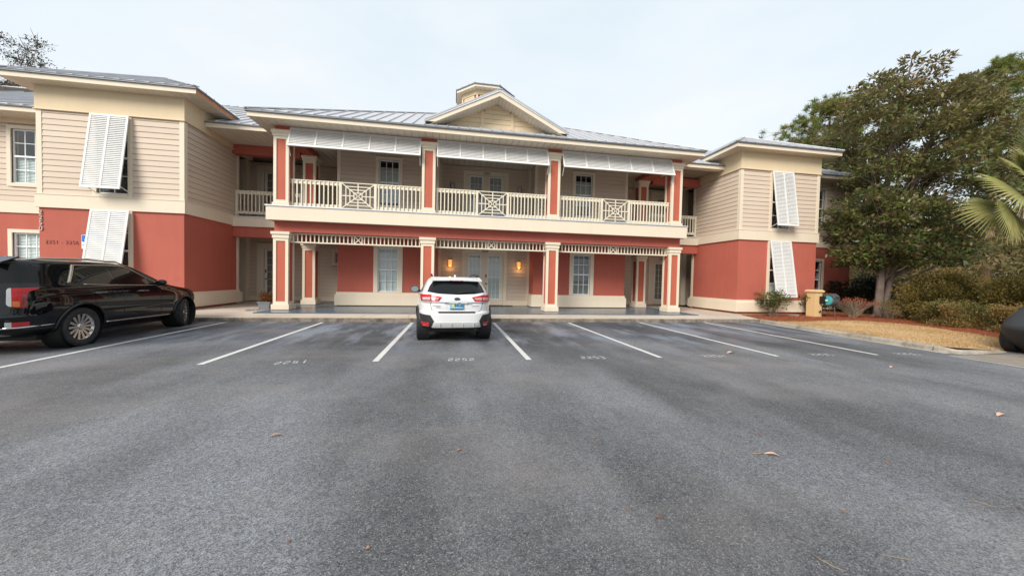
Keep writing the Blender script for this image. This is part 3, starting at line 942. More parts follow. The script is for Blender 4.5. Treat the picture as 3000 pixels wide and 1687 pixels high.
def roof_plane(parent, poly, u, spacing=0.41, phase=0.0):
    """standing-seam sheets over a planar roof polygon; u runs along the eave"""
    P = [Vector(p) for p in poly]
    u = Vector(u).normalized()
    n = (P[1] - P[0]).cross(P[2] - P[0]).normalized()
    if n.z < 0: n = -n
    v = n.cross(u).normalized()
    if v.z < 0: v = -v
    o0 = P[0]
    q = [((p - o0).dot(u), (p - o0).dot(v)) for p in P]
    def W(a, b, h=0.0): return o0 + u * a + v * b + n * h
    lo, hi = min(p[0] for p in q), max(p[0] for p in q)
    k = math.floor((lo - phase) / spacing)
    while phase + k * spacing < hi:
        a, b = phase + k * spacing, phase + (k + 1) * spacing
        s = clip(clip(q, 0, a + .004, False), 0, b - .004, True)
        k += 1
        if len(s) < 3: continue
        m = MB()
        m.prism([W(x, y, 0.0) for x, y in s], n * 0.014)
        # raised rib along the low-u edge
        aa = max(a + .022, min(p[0] for p in s) + .02)
        c = clip(clip(q, 0, aa - .012, False), 0, aa + .012, True)
        if len(c) >= 3:
            y0, y1 = min(p[1] for p in c), max(p[1] for p in c)
            m.obox(W(aa, (y0 + y1) / 2, 0.032), u, v, n, 0.014, (y1 - y0) / 2, 0.020)
        m.build('roof_panel', 'roof_metal', parent)

def soffit_run(parent, x0, x1, y0, y1, z, along='x', w=0.25):
    """ceiling boards under an eave, laid across the run"""
    a0, a1 = (x0, x1) if along == 'x' else (y0, y1)
    n = max(1, round((a1 - a0) / w))
    for i in range(n):
        p, q = a0 + (a1 - a0) * i / n + .007, a0 + (a1 - a0) * (i + 1) / n - .007
        if along == 'x': bx('soffit_board', 'soffit', parent, p, q, y0, y1, z, z + .02)
        else: bx('soffit_board', 'soffit', parent, x0, x1, p, q, z, z + .02)

PITCH = 0.525
ROOF_MAIN = MB().box(-24, 20.6, 15.0, 26, 6.86, 6.92).build('roof', 'soffit_back', BLD)

# ---- the two wings
def wing(s):
    X = lambda u: C0 + s * u
    def span(a, b): return (min(X(a), X(b)), max(X(a), X(b)))
    yf, yb = 13.55, 16.55
    ui, uo = 10.73, 14.80
    x0, x1 = span(ui, uo)
    xi, xo = X(ui), X(uo)
    side = 'left' if s < 0 else 'right'
    wc = X(12.77)
    hu = (wc - 0.44, wc + 0.44, 4.0, 6.40)
    hl = (wc - 0.44, wc + 0.44, 0.95, 3.40)
    # lower storey
    low = wall_mesh('wall', 'red_stucco', BLD, x0, x1, 0.2, 3.5, yf, yf + .2, [hl])
    low['label'] = 'smooth red stucco wall of the %s wing' % side
    MB().box(*sorted((xi, xi - s * -.2)), yf + .2, yb, 0.2, 3.5).build('side_wall', 'red_stucco', BLD)
    MB().box(*sorted((xo, xo + s * -.2)), yf + .2, 15.3, 0.2, 3.5).build('side_wall', 'red_stucco', BLD)
    # upper storey
    up = wall_mesh('wall', 'siding_gap_shade', BLD, x0, x1, 3.5, 7.3, yf, yf + .2, [hu])
    cb = 0.115
    siding(up, x0 + cb, x1 - cb, 3.885, 6.55, yf, [(hu[0] - .12, hu[1] + .12, hu[2] - .14, hu[3] + .15)])
    us = MB().box(*sorted((xi, xi + s * .2)), yf + .2, yb, 3.5, 7.3).build('side_wall', 'siding_gap_shade', BLD)
    siding(us, yf + cb, yb - cb, 3.885, 6.55, xi, axis='x', sgn=-s)
    uo_ = MB().box(*sorted((xo, xo - s * .2)), yf + .2, 19, 3.5, 7.3).build('side_wall', 'siding_gap_shade', BLD)
    siding(uo_, yf + cb, 15.2, 3.885, 6.55, xo, axis='x', sgn=s)
    # corner boards
    for cx, sg in ((xi, -s), (xo, s)):
        m = MB()
        m.box(*sorted((cx + sg * .03, cx - sg * cb)), yf - .03, yf + .001, 3.88, 6.56)
        m.box(*sorted((cx + sg * .0305, cx - sg * .001)), yf - .0295, yf + cb, 3.88, 6.56)
        m.build('corner_board', 'cream', BLD)
    m = MB().box(*sorted((xi - s * .03, xi + s * .25)), yb - cb, yb + .02, 0.2, 6.56)
    m.build('corner_board', 'cream', BLD)
    # belt, frieze, plinth: boxes that wrap the front and both sides
    def wrap(name, mat, p, z0, z1, back=yb):
        m = MB()
        a, b = span(ui - p, uo + p)
        m.box(a, b, yf - p, yf + .1, z0, z1)
        m.box(*sorted((xi - s * p, xi + s * .1)), yf + .1, back, z0, z1)
        m.box(*sorted((xo + s * p, xo - s * .1)), yf + .1, 15.2, z0, z1)
        return m.build(name, mat, BLD)
    wrap('belt_course', 'cream', 0.062, 3.46, 3.872)
    wrap('belt_cap', 'cream', 0.075, 3.873, 3.90)
    wrap('frieze', 'cream_dark', 0.05, 6.575, 7.32, 17.5)
    wrap('frieze_moulding', 'cream_dark', 0.075, 6.548, 6.574, 17.5)
    pl = MB()
    g = 0.44
    for p, z0, z1 in ((0.11, 0.27, 0.69), (0.055, 0.69, 0.79)):
        a, b = span(ui - p, uo + p)
        pl.box(a, b, yf - p, yf + .05, z0, z1)
        pl.box(*sorted((xi - s * p, xi + s * .05)), yf + .05, yb + p, z0, z1)
        pl.box(*sorted((xo + s * p, xo - s * .05)), yf + .05, 15.2, z0, z1)
    pl.build('plinth', 'cream', BLD)
    a, b = span(ui + .04, uo - .04)
    MB().box(a, b, yf + .04, yb, 0.0, 0.275).build('foundation', 'foundation', BLD)
    # windows behind the shutters
    window(hu[0], hu[1], hu[2], hu[3], yf, 0.12, 2, 2, blind=None, proud=.045)
    window(hl[0], hl[1], hl[2], hl[3] - .05, yf, 0.12, 2, 2, blind=(0.0, 0.25), proud=.045)
    sx0, sx1 = wc - 0.54, wc + 0.54
    for (top, bot, lab) in (((13.44, 6.53), (13.10, 4.085), 'upper'), ((13.43, 3.45), (13.03, 0.96), 'lower')):
        shutter(sx0, sx1, top, bot, 2, 0.062, [(sx0 + .04, 2.35, 13.52, bot[1] - .04), (sx1 - .04, 2.35, 13.52, bot[1] - .04)],
                label='tall white louvred shutter over the %s window of the %s wing' % (lab, side))
    # roof: hipped front, soffit, fascia
    e0, e1 = span(10.07, 15.40)
    yE, zs = 13.08, 7.31
    zr = 7.50
    rf = MB()
    rf.box(e0, e1, yE - .001, yE + .03, zs + .002, zs + .15)
    rf.box(e0, e0 + .03, yE + .03, 18.6, zs + .002, zs + .15)
    rf.box(e1 - .03, e1, yE + .03, 18.6, zs + .002, zs + .15)
    roof = rf.build('wing_roof', 'cream', BLD)
    ed = MB()
    ed.box(e0 - .04, e1 + .04, yE - .05, yE + .02, zs + .152, zr - .012)
    ed.box(e0 - .04, e0 + .02, yE + .02, 18.6, zs + .152, zr - .012)
    ed.box(e1 - .02, e1 + .04, yE + .02, 18.6, zs + .152, zr - .012)
    ed.build('drip_edge', 'roof_edge', roof)
    MB().box(e0 + .05, e1 - .05, yE + .05, 18.6, zs + .022, zs + .05).build('soffit_backing', 'soffit_back', roof)
    soffit_run(roof, e0 + .03, e1 - .03, yE + .03, yf - .05, zs)
    soffit_run(roof, *sorted((X(10.07) + s * .03, X(ui) - s * .05)), yf - .05, 17.6, zs, 'y')
    soffit_run(roof, *sorted((X(15.40) - s * .03, X(uo) + s * .05)), yf - .05, 17.6, zs, 'y')
    if s < 0:   # bare board where the paint has gone from the inner fascia
        MB().box(e1 + .0, e1 + .006, yE + .02, 15.4, zs + .01, zs + .145).build('bare_fascia', 'raw_wood', roof)
    ex0, ex1, ey = e0 - .05, e1 + .05, yE - .05
    hw = (ex1 - ex0) / 2
    cx = (ex0 + ex1) / 2
    zp = zr + hw * PITCH
    yp = ey + hw
    roof_plane(roof, [(ex0, ey, zr), (ex1, ey, zr), (cx, yp, zp)], (1, 0, 0))
    roof_plane(roof, [(ex1, ey, zr), (ex1, 19.5, zr), (cx, 19.5, zp), (cx, yp, zp)], (0, 1, 0))
    roof_plane(roof, [(ex0, ey, zr), (cx, yp, zp), (cx, 19.5, zp), (ex0, 19.5, zr)], (0, 1, 0))
    for a, b in (((ex0, ey, zr), (cx, yp, zp)), ((ex1, ey, zr), (cx, yp, zp)), ((cx, yp, zp), (cx, 19.5, zp))):
        a, b = Vector(a) + Vector((0, 0, .035)), Vector(b) + Vector((0, 0, .035))
        MB().bar(a, b, 0.16, 0.03, (0, 0, 1)).build('ridge_cap', 'roof_metal', roof)
    # set-back end bays beyond the wing
    o_end = 18.95
    b0, b1 = span(uo, o_end + (8 if s < 0 else 0))
    wx = X(16.68)
    h2 = (wx - .50, wx + .50, 4.51, 6.42)
    h1 = (wx - .50, wx + .50, 0.85, 2.76)
    yw = 15.2
    lw = wall_mesh('wall', 'red_stucco', BLD, b0, b1, 0.2, 3.5, yw, yw + .2, [h1])
    uw = wall_mesh('wall', 'siding_gap_shade', BLD, b0, b1, 3.5, 6.8, yw, yw + .2, [h2])
    siding(uw, b0, b1 - (.115 if s > 0 else 0), 3.885, 6.60, yw, [(h2[0] - .12, h2[1] + .12, h2[2] - .12, h2[3] + .12)])
    MB().box(b0, b1, yw - .045, yw - .001, 3.46, 3.87).build('belt_course', 'cream', BLD)
    MB().box(b0, b1, yw - .04, yw - .001, 6.61, 6.79).build('frieze', 'cream_dark', BLD)
    MB().box(b0, b1, yw - .08, yw - .001, 0.27, 0.72).build('plinth', 'cream', BLD)
    MB().box(b0, b1, yw + .02, yw + .3, 0.0, 0.28).build('foundation', 'foundation', BLD)
    window(h2[0], h2[1], h2[2], h2[3], yw, .12, 3, 2, blind=(0.0, 0.48) if s < 0 else None)
    window(h1[0], h1[1], h1[2], h1[3], yw, .12, 3, 2, blind=(0.0,) if s < 0 else None, casing='cream')
    if s > 0:
        e = X(o_end)
        wl = MB().box(e - .2, e, yw + .2, 22, 0.2, 6.8).build('side_wall', 'siding_gap_shade', BLD)
        siding(wl, yw, 22, 3.885, 6.7, e, axis='x', sgn=1, joined=True)
        MB().box(e - .001, e + .012, yw, 22, 0.2, 3.5).build('side_wall', 'red_stucco', BLD)
        MB().box(e - .115, e + .03, yw - .03, yw - .001, 3.88, 6.6).build('corner_board', 'cream', BLD)
    # long eave of the main roof beyond the wing and between wing and porch
    for p, q in ((uo + .06, o_end + (8 if s < 0 else .6)), (8.55, ui - .06)):
        a, b = span(p, q)
        ye, ze = 14.47, 6.78
        bx('fascia', 'cream', ROOF_MAIN, a, b, ye, ye + .03, ze + .001, ze + .15)
        bx('drip_edge', 'roof_edge', ROOF_MAIN, a, b, ye - .05, ye + .02, ze + .152, 6.948)
        if p < 9 and s > 0:
            # boards missing from this soffit: the joists show
            for k in range(5):
                jx = a + .25 + k * .4
                bx('joist', 'raw_wood', ROOF_MAIN, jx, jx + .05, ye + .06, 16.1, 6.86, 6.95)
            soffit_run(ROOF_MAIN, a, b, ye + .03, ye + .35, ze)
        else:
            soffit_run(ROOF_MAIN, a, b, ye + .03, 16.3, ze)

wing(-1)
wing(1)

# ---- main roof slopes
zr = 6.96
ey = 14.42
rp = lambda y: zr + (y - ey) * PITCH
YR = 20.3
roof_plane(ROOF_MAIN, [(-21.8, ey, zr), (-6.2, ey, zr), (-6.2, YR, rp(YR)), (-21.8 + (YR - ey), YR, rp(YR))], (1, 0, 0))
roof_plane(ROOF_MAIN, [(9.5, ey, zr), (21.2, ey, zr), (21.2 - (YR - ey), YR, rp(YR)), (9.5, YR, rp(YR))], (1, 0, 0))
roof_plane(ROOF_MAIN, [(21.2, ey, zr), (21.2, 26.2, zr), (21.2 - (YR - ey), YR, rp(YR))], (0, 1, 0))
MB().prism([(-21.7, YR, rp(YR) - .05), (21, YR, rp(YR) - .05), (21, 26, 7.0), (-21.7, 26, 7.0)], (0, 0, .04)).build('rear_slope', 'roof_metal', ROOF_MAIN)

# ---- the porch in the middle: hipped roof, gable, cupola
PR = MB()
fx0, fx1, fy, zs = -6.95, 10.22, 13.12, 6.77
PR.box(fx0, fx1, fy, fy + .03, zs + .001, zs + .155)
PR.box(fx0, fx0 + .03, fy + .03, 16.5, zs + .001, zs + .155).box(fx1 - .03, fx1, fy + .03, 16.5, zs + .001, zs + .155)
porch_roof = PR.build('porch_roof', 'cream', BLD)
ed = MB()
ed.box(fx0 - .05, fx1 + .05, fy - .06, fy + .02, zs + .157, 6.955).box(fx0 - .05, fx0 + .02, fy + .02, 16.5, zs + .157, 6.955).box(fx1 - .02, fx1 + .05, fy + .02, 16.5, zs + .157, 6.955)
ed.build('drip_edge', 'roof_edge', porch_roof)
MB().box(fx0 + .05, fx1 - .05, fy + .05, 18.5, zs + .022, zs + .06).build('soffit_backing', 'soffit_back', porch_roof)
soffit_run(porch_roof, fx0 + .03, fx1 - .03, fy + .03, 13.62, zs)
soffit_run(porch_roof, fx0 + .03, fx1 - .03, 13.625, 18.4, zs)
rx0, rx1, ry = fx0 - .06, fx1 + .06, fy - .06
hw = (rx1 - rx0) / 2
apex = ((rx0 + rx1) / 2, ry + hw, 6.965 + hw * PITCH)
def porch_z(y): return 6.965 + (y - ry) * PITCH
roof_plane(porch_roof, [(rx0, ry, 6.965), (rx1, ry, 6.965), apex], (1, 0, 0), phase=.1)
roof_plane(porch_roof, [(rx0, ry, 6.965), apex, (rx0, ry + 2 * hw, 6.965)], (0, 1, 0))
roof_plane(porch_roof, [(rx1, ry, 6.965), (rx1, ry + 2 * hw, 6.965), apex], (0, 1, 0))
for c in ((rx0, ry, 6.965), (rx1, ry, 6.965)):
    MB().bar(Vector(c) + Vector((0, 0, .035)), Vector(apex) + Vector((0, 0, .035)), .16, .03, (0, 0, 1)).build('ridge_cap', 'roof_metal', porch_roof)

# gable over the entrance
gx, hwid, gz0 = 1.60, 2.72, 7.235
gsl = 0.5
gzp = gz0 + hwid * gsl
gy0 = 13.30
gable = MB()
gable.prism([(gx - 2.0, 13.98, 7.43), (gx + 2.0, 13.98, 7.43), (gx, 13.98, 7.43 + 2.0 * gsl)], (0, .1, 0))
gable_o = gable.build('gable', 'siding_gap_shade', BLD)
z = 7.45
while z < 8.40:    # boards of the gable, cut to the slope
    h = min(0.19, 8.42 - z)
    w0, w1 = (8.43 - z) / gsl, (8.43 - z - h + .01) / gsl
    for a, b in ((-9, -.66), (-.54, .54), (.66, 9)):
        lo0, hi0, lo1, hi1 = max(a, -w0), min(b, w0), max(a, -w1), min(b, w1)
        if hi0 - lo0 < .03: continue
        if hi1 < lo1: lo1 = hi1 = (lo0 + hi0) / 2 if a > -9 and b < 9 else (hi0 if a == -9 else lo0)
        m = MB()
        m.prism([(gx + lo0, 13.955, z), (gx + hi0, 13.955, z), (gx + hi1, 13.968, z + h - .01), (gx + lo1, 13.968, z + h - .01)], (0, .02, 0))
        m.build('plank', 'cream_dark', gable_o)
    z += 0.19
for o_ in (-.60, .60):
    MB().box(gx + o_ - .06, gx + o_ + .06, 13.93, 13.979, 7.44, 8.43 - abs(o_) * gsl - .02).build('board', 'cream_dark', gable_o)
for sg in (-1, 1):
    # rake: fascia, metal edge, soffit boards and sheets
    a = Vector((gx + sg * (hwid - .03), 0, gz0))
    b = Vector((gx, 0, gzp - .015))
    dn = Vector((0, 0, -1))
    def Y(v, y): return Vector((v.x, y, v.z))
    MB().prism([Y(a, gy0) + Vector((-sg * .30, 0, -.0)), Y(a, gy0) + Vector((0, 0, -.0)), Y(b, gy0), Y(b, gy0) + dn * .165], (0, .03, 0)).build('rake_board', 'cream', gable_o)
    MB().prism([Y(a, gy0 - .03) + Vector((sg * .03, 0, -.01)), Y(b, gy0 - .03), Y(b, gy0 - .03) + Vector((0, 0, .045)), Y(a, gy0 - .03) + Vector((sg * .09, 0, -.01))], (0, .08, 0)).build('drip_edge', 'drip_metal', gable_o)
    n_ = 20
    for k in range(n_):
        p = a.lerp(b, k / n_ + .0018) + dn * .16
        q = a.lerp(b, (k + 1) / n_ - .0018) + dn * .16
        MB().prism([Y(p, gy0 + .031), Y(q, gy0 + .031), Y(q, 13.975), Y(p, 13.975)], (0, 0, .012)).build('soffit_board', 'soffit', gable_o)
    yb_ = ry + (gzp + .04 - 6.965) / PITCH
    ybot = ry + (gz0 + .04 - 6.965) / PITCH
    roof_plane(gable_o, [Y(a, gy0 - .03) + Vector((sg * .07, 0, .03)), Y(b, gy0 - .03) + Vector((0, 0, .055)), Y(b, yb_ + .2) + Vector((0, 0, .055)), Y(a, ybot + .2) + Vector((sg * .07, 0, .03))], (0, 1, 0), spacing=.41)
MB().bar((gx, gy0 - .04, gzp + .075), (gx, ry + (gzp - 6.965) / PITCH + .2, gzp + .075), .2, .03, (0, 0, 1)).build('ridge_cap', 'roof_metal', gable_o)

# cupola
cu = Vector((1.68, 21.70, 0))
def ocv(ap, k): 
    r = ap / math.cos(math.pi / 8)
    t = math.pi / 8 + k * math.pi / 4
    return Vector((cu.x + r * math.sin(t), cu.y - r * math.cos(t), 0))
core = MB().prism([ocv(1.32, k) + Vector((0, 0, 10.2)) for k in range(8)], (0, 0, 2.1))
cup = core.build('cupola', 'red_panel', BLD)
for k in range(8):
    a, b = ocv(1.32, k - 1), ocv(1.32, k)
    mid = (a + b) / 2
    t = (b - a).normalized()
    n = (mid - Vector((cu.x, cu.y, 0))).normalized()
    half = (b - a).length / 2
    up = Vector((0, 0, 1))
    MB().obox(mid + up * 11.25 + n * .015, t, n, up, half - .19, .025, .75).build('panel', 'cream_dark', cup)
    fr = MB()
    for sx in (-1, 1): fr.obox(mid + t * sx * (half - .20) + up * 11.25 + n * .05, t, n, up, .035, .012, .75)
    fr.obox(mid + up * 11.965 + n * .05, t, n, up, half - .235, .012, .035)
    fr.build('panel_frame', 'cream_dark', cup)
    MB().obox(a + up * 11.25, n, t, up, .055, .055, .80).build('corner_board', 'cream_dark', cup)
    MB().obox(mid + up * 12.17 + n * .035, t, n, up, half + .015, .035, .13).build('frieze', 'cream_dark', cup)
    p, q = ocv(1.70, k - 1), ocv(1.70, k)
    MB().prism([p + up * 12.30, q + up * 12.30, q + up * 12.43, p + up * 12.43], -n * .03).build('fascia', 'cream', cup)
    MB().prism([ocv(1.74, k - 1) + up * 12.432, ocv(1.74, k) + up * 12.432, ocv(1.74, k) + up * 12.47, ocv(1.74, k - 1) + up * 12.47], -n * .06).build('drip_edge', 'roof_edge', cup)
    pi_, qi_ = ocv(1.34, k - 1), ocv(1.34, k)
    for j in range(5):
        f0, f1 = j / 5 + .008, (j + 1) / 5 - .008
        MB().prism([p.lerp(q, f0) + up * 12.305, p.lerp(q, f1) + up * 12.305, pi_.lerp(qi_, f1) + up * 12.305, pi_.lerp(qi_, f0) + up * 12.305], (0, 0, .015)).build('soffit_board', 'soffit', cup)
    roof_plane(cup, [ocv(1.75, k - 1) + up * 12.475, ocv(1.75, k) + up * 12.475, cu + up * 13.0], t, spacing=.47)
# ---- columns
def column(x, y, z0, base_t, sh_t, c1_t, c2_t, hw=0.25, bw=0.295, label=None):
    """square column: cream corner posts round a recessed red panel, stepped base and cap"""
    core = MB().box(x - hw + .028, x + hw - .028, y - hw + .028, y + hw - .028, base_t - .01, sh_t)
    c = core.build('column', 'red_panel', BLD)
    if label: c['label'] = label
    p = 0.098
    sh = MB()
    for sx in (-1, 1):
        for sy in (-1, 1):
            sh.box(*sorted((x + sx * hw, x + sx * (hw - p))), *sorted((y + sy * hw, y + sy * (hw - p))), base_t, sh_t)
    sh.box(x - hw + .0005, x + hw - .0005, y - hw + .0005, y + hw - .0005, sh_t - .10, sh_t - .0005)
    sh.box(x - hw + .0005, x + hw - .0005, y - hw + .0005, y + hw - .0005, base_t + .0005, base_t + .10)
    sh.build('corner_post', 'cream', c)
    MB().box(x - bw, x + bw, y - bw, y + bw, z0 + .012, base_t).build('base', 'cream', c)
    MB().box(x - hw - .025, x + hw + .025, y - hw - .025, y + hw + .025, sh_t, c1_t).build('necking', 'cream', c)
    cp = MB()
    a, b = hw + .035, hw + .06
    cp.add([(x + sx * a, y + sy * a, c1_t) for sx, sy in ((-1, -1), (1, -1), (1, 1), (-1, 1))] + [(x + sx * b, y + sy * b, c1_t + .03) for sx, sy in ((-1, -1), (1, -1), (1, 1), (-1, 1))] +
           [(x + sx * b, y + sy * b, c2_t) for sx, sy in ((-1, -1), (1, -1), (1, 1), (-1, 1))],
           [(3, 2, 1, 0), (8, 9, 10, 11)] + [(i, (i + 1) % 4, (i + 1) % 4 + 4, i + 4) for i in range(4)] + [(i + 4, (i + 1) % 4 + 4, (i + 1) % 4 + 8, i + 8) for i in range(4)])
    cp.build('cap', 'cream', c)

COLX = [-6.16, -1.02, 3.94, 9.42]
YC = 13.97
names = ['leftmost', 'second from the left', 'third from the left', 'rightmost']
for x, nm in zip(COLX, names):
    column(x, YC, 0.2, 0.40, 2.78, 2.89, 3.01, label='ground-floor porch column, %s of the four' % nm)
    column(x, YC, 3.90, 4.045, 6.40, 6.485, 6.61, bw=0.282, label='balcony column, %s of the four' % nm)
for x, sd_ in ((-6.16, 'left'), (9.28, 'right')):
    column(x, 16.42, 0.2, 0.40, 2.62, 2.70, 2.80, label='inner ground-floor column at the %s breezeway' % sd_)
    column(x, 16.42, 3.90, 4.045, 6.33, 6.42, 6.53, bw=0.282, label='inner balcony column at the %s breezeway' % sd_)

# ---- beams, balcony slab, bridges to the wings
MB().box(-6.38, 9.65, 13.745, 14.20, 3.012, 3.40).build('beam', 'red_stucco', BLD)
MB().box(-6.38, -5.94, 14.201, 16.64, 2.81, 3.40).build('beam', 'red_stucco', BLD)
MB().box(9.06, 9.65, 14.201, 16.64, 2.81, 3.40).build('beam', 'red_stucco', BLD)
MB().box(-6.37, 9.64, 13.76, 14.18, 6.612, 6.768).build('beam', 'red_stucco', BLD)
MB().box(-6.37, -5.95, 14.181, 16.64, 6.535, 6.767).build('beam', 'red_stucco', BLD)
MB().box(9.06, 9.64, 14.181, 16.64, 6.535, 6.767).build('beam', 'red_stucco', BLD)
slab = MB().box(-6.46, 9.69, 13.45, 18.46, 3.401, 3.888).build('balcony_floor', 'cream', BLD)
bx('floor_coating', 'porch_paint', slab, -6.47, 9.70, 13.44, 18.45, 3.8885, 3.897)
fa = MB().box(-6.50, 9.73, 13.41, 13.449, 3.385, 3.862).box(-6.50, -6.461, 13.449, 16.09, 3.385, 3.862).box(9.691, 9.73, 13.449, 16.09, 3.385, 3.862)
fa.build('balcony_fascia', 'cream', BLD)
dr = MB().box(-6.53, 9.76, 13.375, 13.44, 3.864, 3.902).box(-6.53, -6.471, 13.44, 16.05, 3.864, 3.902).box(9.70, 9.76, 13.44, 16.05, 3.864, 3.902)
dr.build('drip_edge', 'drip_metal', BLD)
for x0, x1 in ((-9.07, -6.51), (9.74, 12.37)):
    b = MB().box(x0, x1, 16.14, 18.46, 3.43, 3.82).build('bridge_floor', 'cream', BLD)
    bx('bridge_fascia', 'cream', b, x0, x1, 16.09, 16.139, 3.425, 3.80)
    bx('drip_edge', 'drip_metal', b, x0, x1, 16.06, 16.2, 3.802, 3.845)
    bx('beam', 'red_stucco', b, x0, x1, 16.18, 16.5, 3.0, 3.429)
    MB().box(x0, x1, 16.12, 16.42, 6.40, 6.779).build('beam', 'red_stucco', BLD)

# ---- balcony railings
def railing(x0, x1, y, panel=True, label=None, posts=False):
    zt, zb = 4.945, 3.98
    m = MB()
    m.box(x0, x1, y - .045, y + .045, zt - .032, zt)
    c = (x0 + x1) / 2
    runs = [(x0, c - .66), (c + .66, x1)] if panel else [(x0, x1)]
    for a, b in runs:
        m.box(a, b, y - .018, y + .018, zt - .145, zt - .033)
        m.box(a, b, y - .018, y + .018, zb, zb + .115)
    o = m.build('railing', 'rail_cream', BLD)
    if label: o['label'] = label
    for a, b in runs:
        n = round((b - a) / .146)
        for i in range(n):
            xm = a + (b - a) * (i + .5) / n
            bx('baluster', 'rail_cream', o, xm - .019, xm + .019, y - .055, y - .0185, zb + .005, zt - .034)
    if posts:
        for xp in posts: bx('post', 'rail_cream', o, xp - .045, xp + .045, y - .046, y + .044, zb - .08, zt - .033)
    if panel:
        for xp in (c - .615, c + .615): bx('post', 'rail_cream', o, xp - .045, xp + .045, y - .058, y + .03, zb, zt - .033)
        hw_, z0, z1 = .57, zb + .005, zt - .034
        zc, hh = (z0 + z1) / 2, (z1 - z0) / 2
        la = MB()
        la.bar((c - hw_, y - .03, z0), (c + hw_, y - .03, z1), .036, .036, (0, 1, 0))
        la.bar((c - hw_, y - .031, z1), (c + hw_, y - .031, z0), .036, .034, (0, 1, 0))
        for f in (.25, .5, .75):
            a, b = hw_ * f, hh * f
            for sg in (-1, 1):
                la.bar((c - a, y - .0295, zc + sg * b), (c + a, y - .0295, zc + sg * b), .034, .032, (0, 1, 0))
                la.bar((c + sg * a, y - .0305, zc - b), (c + sg * a, y - .0305, zc + b), .034, .033, (0, 1, 0))
        for sg in (-1, 1):
            la.bar((c, y - .029, zc + sg * hh * .25), (c, y - .029, zc + sg * hh), .036, .031, (0, 1, 0))
            la.bar((c + sg * hw_ * .25, y - .0285, zc), (c + sg * hw_, y - .0285, zc), .036, .03, (0, 1, 0))
        la.build('lattice_panel', 'rail_cream', o)
    return o
for i, nm in enumerate(('left', 'middle', 'right')):
    railing(COLX[i] + .25, COLX[i + 1] - .25, 13.90, label='cream balcony railing with cross-pattern panel, %s bay' % nm)
railing(-9.06, -6.49, 16.33, False, label='short railing of the bridge to the left wing', posts=(-9.0,))
railing(9.72, 12.36, 16.33, False, label='short railing of the bridge to the right wing', posts=(12.30,))

# ---- spindle frieze under the ground-floor beam
for i, nm in enumerate(('left', 'middle', 'right')):
    x0, x1 = COLX[i] + .25, COLX[i + 1] - .25
    y = 13.96
    m = MB().box(x0, x1, y - .03, y + .03, 2.955, 3.0).box(x0 - .06, x1 + .06, y - .04, y + .04, 2.645, 2.695)
    o = m.build('spindle_frieze', 'rail_cream', BLD)
    o['label'] = 'cream spindle frieze over the %s porch bay' % nm
    c = (x0 + x1) / 2
    for a, b in ((x0, c - .15), (c + .15, x1)):
        n = round((b - a) / .146)
        for k in range(n):
            xm = a + (b - a) * (k + .5) / n
            bx('spindle', 'rail_cream', o, xm - .02, xm + .02, y - .02, y + .02, 2.696, 2.954)
    xx = MB()
    for sg in (-1, 1):
        xx.box(*sorted((c + sg * .12, c + sg * .155)), y - .021, y + .021, 2.696, 2.954)
    xx.bar((c - .115, y, 2.70), (c + .115, y, 2.95), .034, .036).bar((c - .115, y - .001, 2.95), (c + .115, y - .001, 2.70), .034, .034)
    xx.build('cross', 'rail_cream', o)

# ---- awning shutters over the balcony
for i, (x0, x1) in enumerate(((-5.88, -1.31), (-.72, 3.66), (4.25, 9.15))):
    top, bot = (13.77, 6.745), (13.47, 6.005)
    shutter(x0, x1, top, bot, 5, 0.068, [(x0 + .03, .72, 13.73, 5.72), (x1 - .03, .72, 13.73, 5.72)],
            label='long white louvred awning over the %s balcony bay' % ('left', 'middle', 'right')[i], tilt=20, lap=.62)

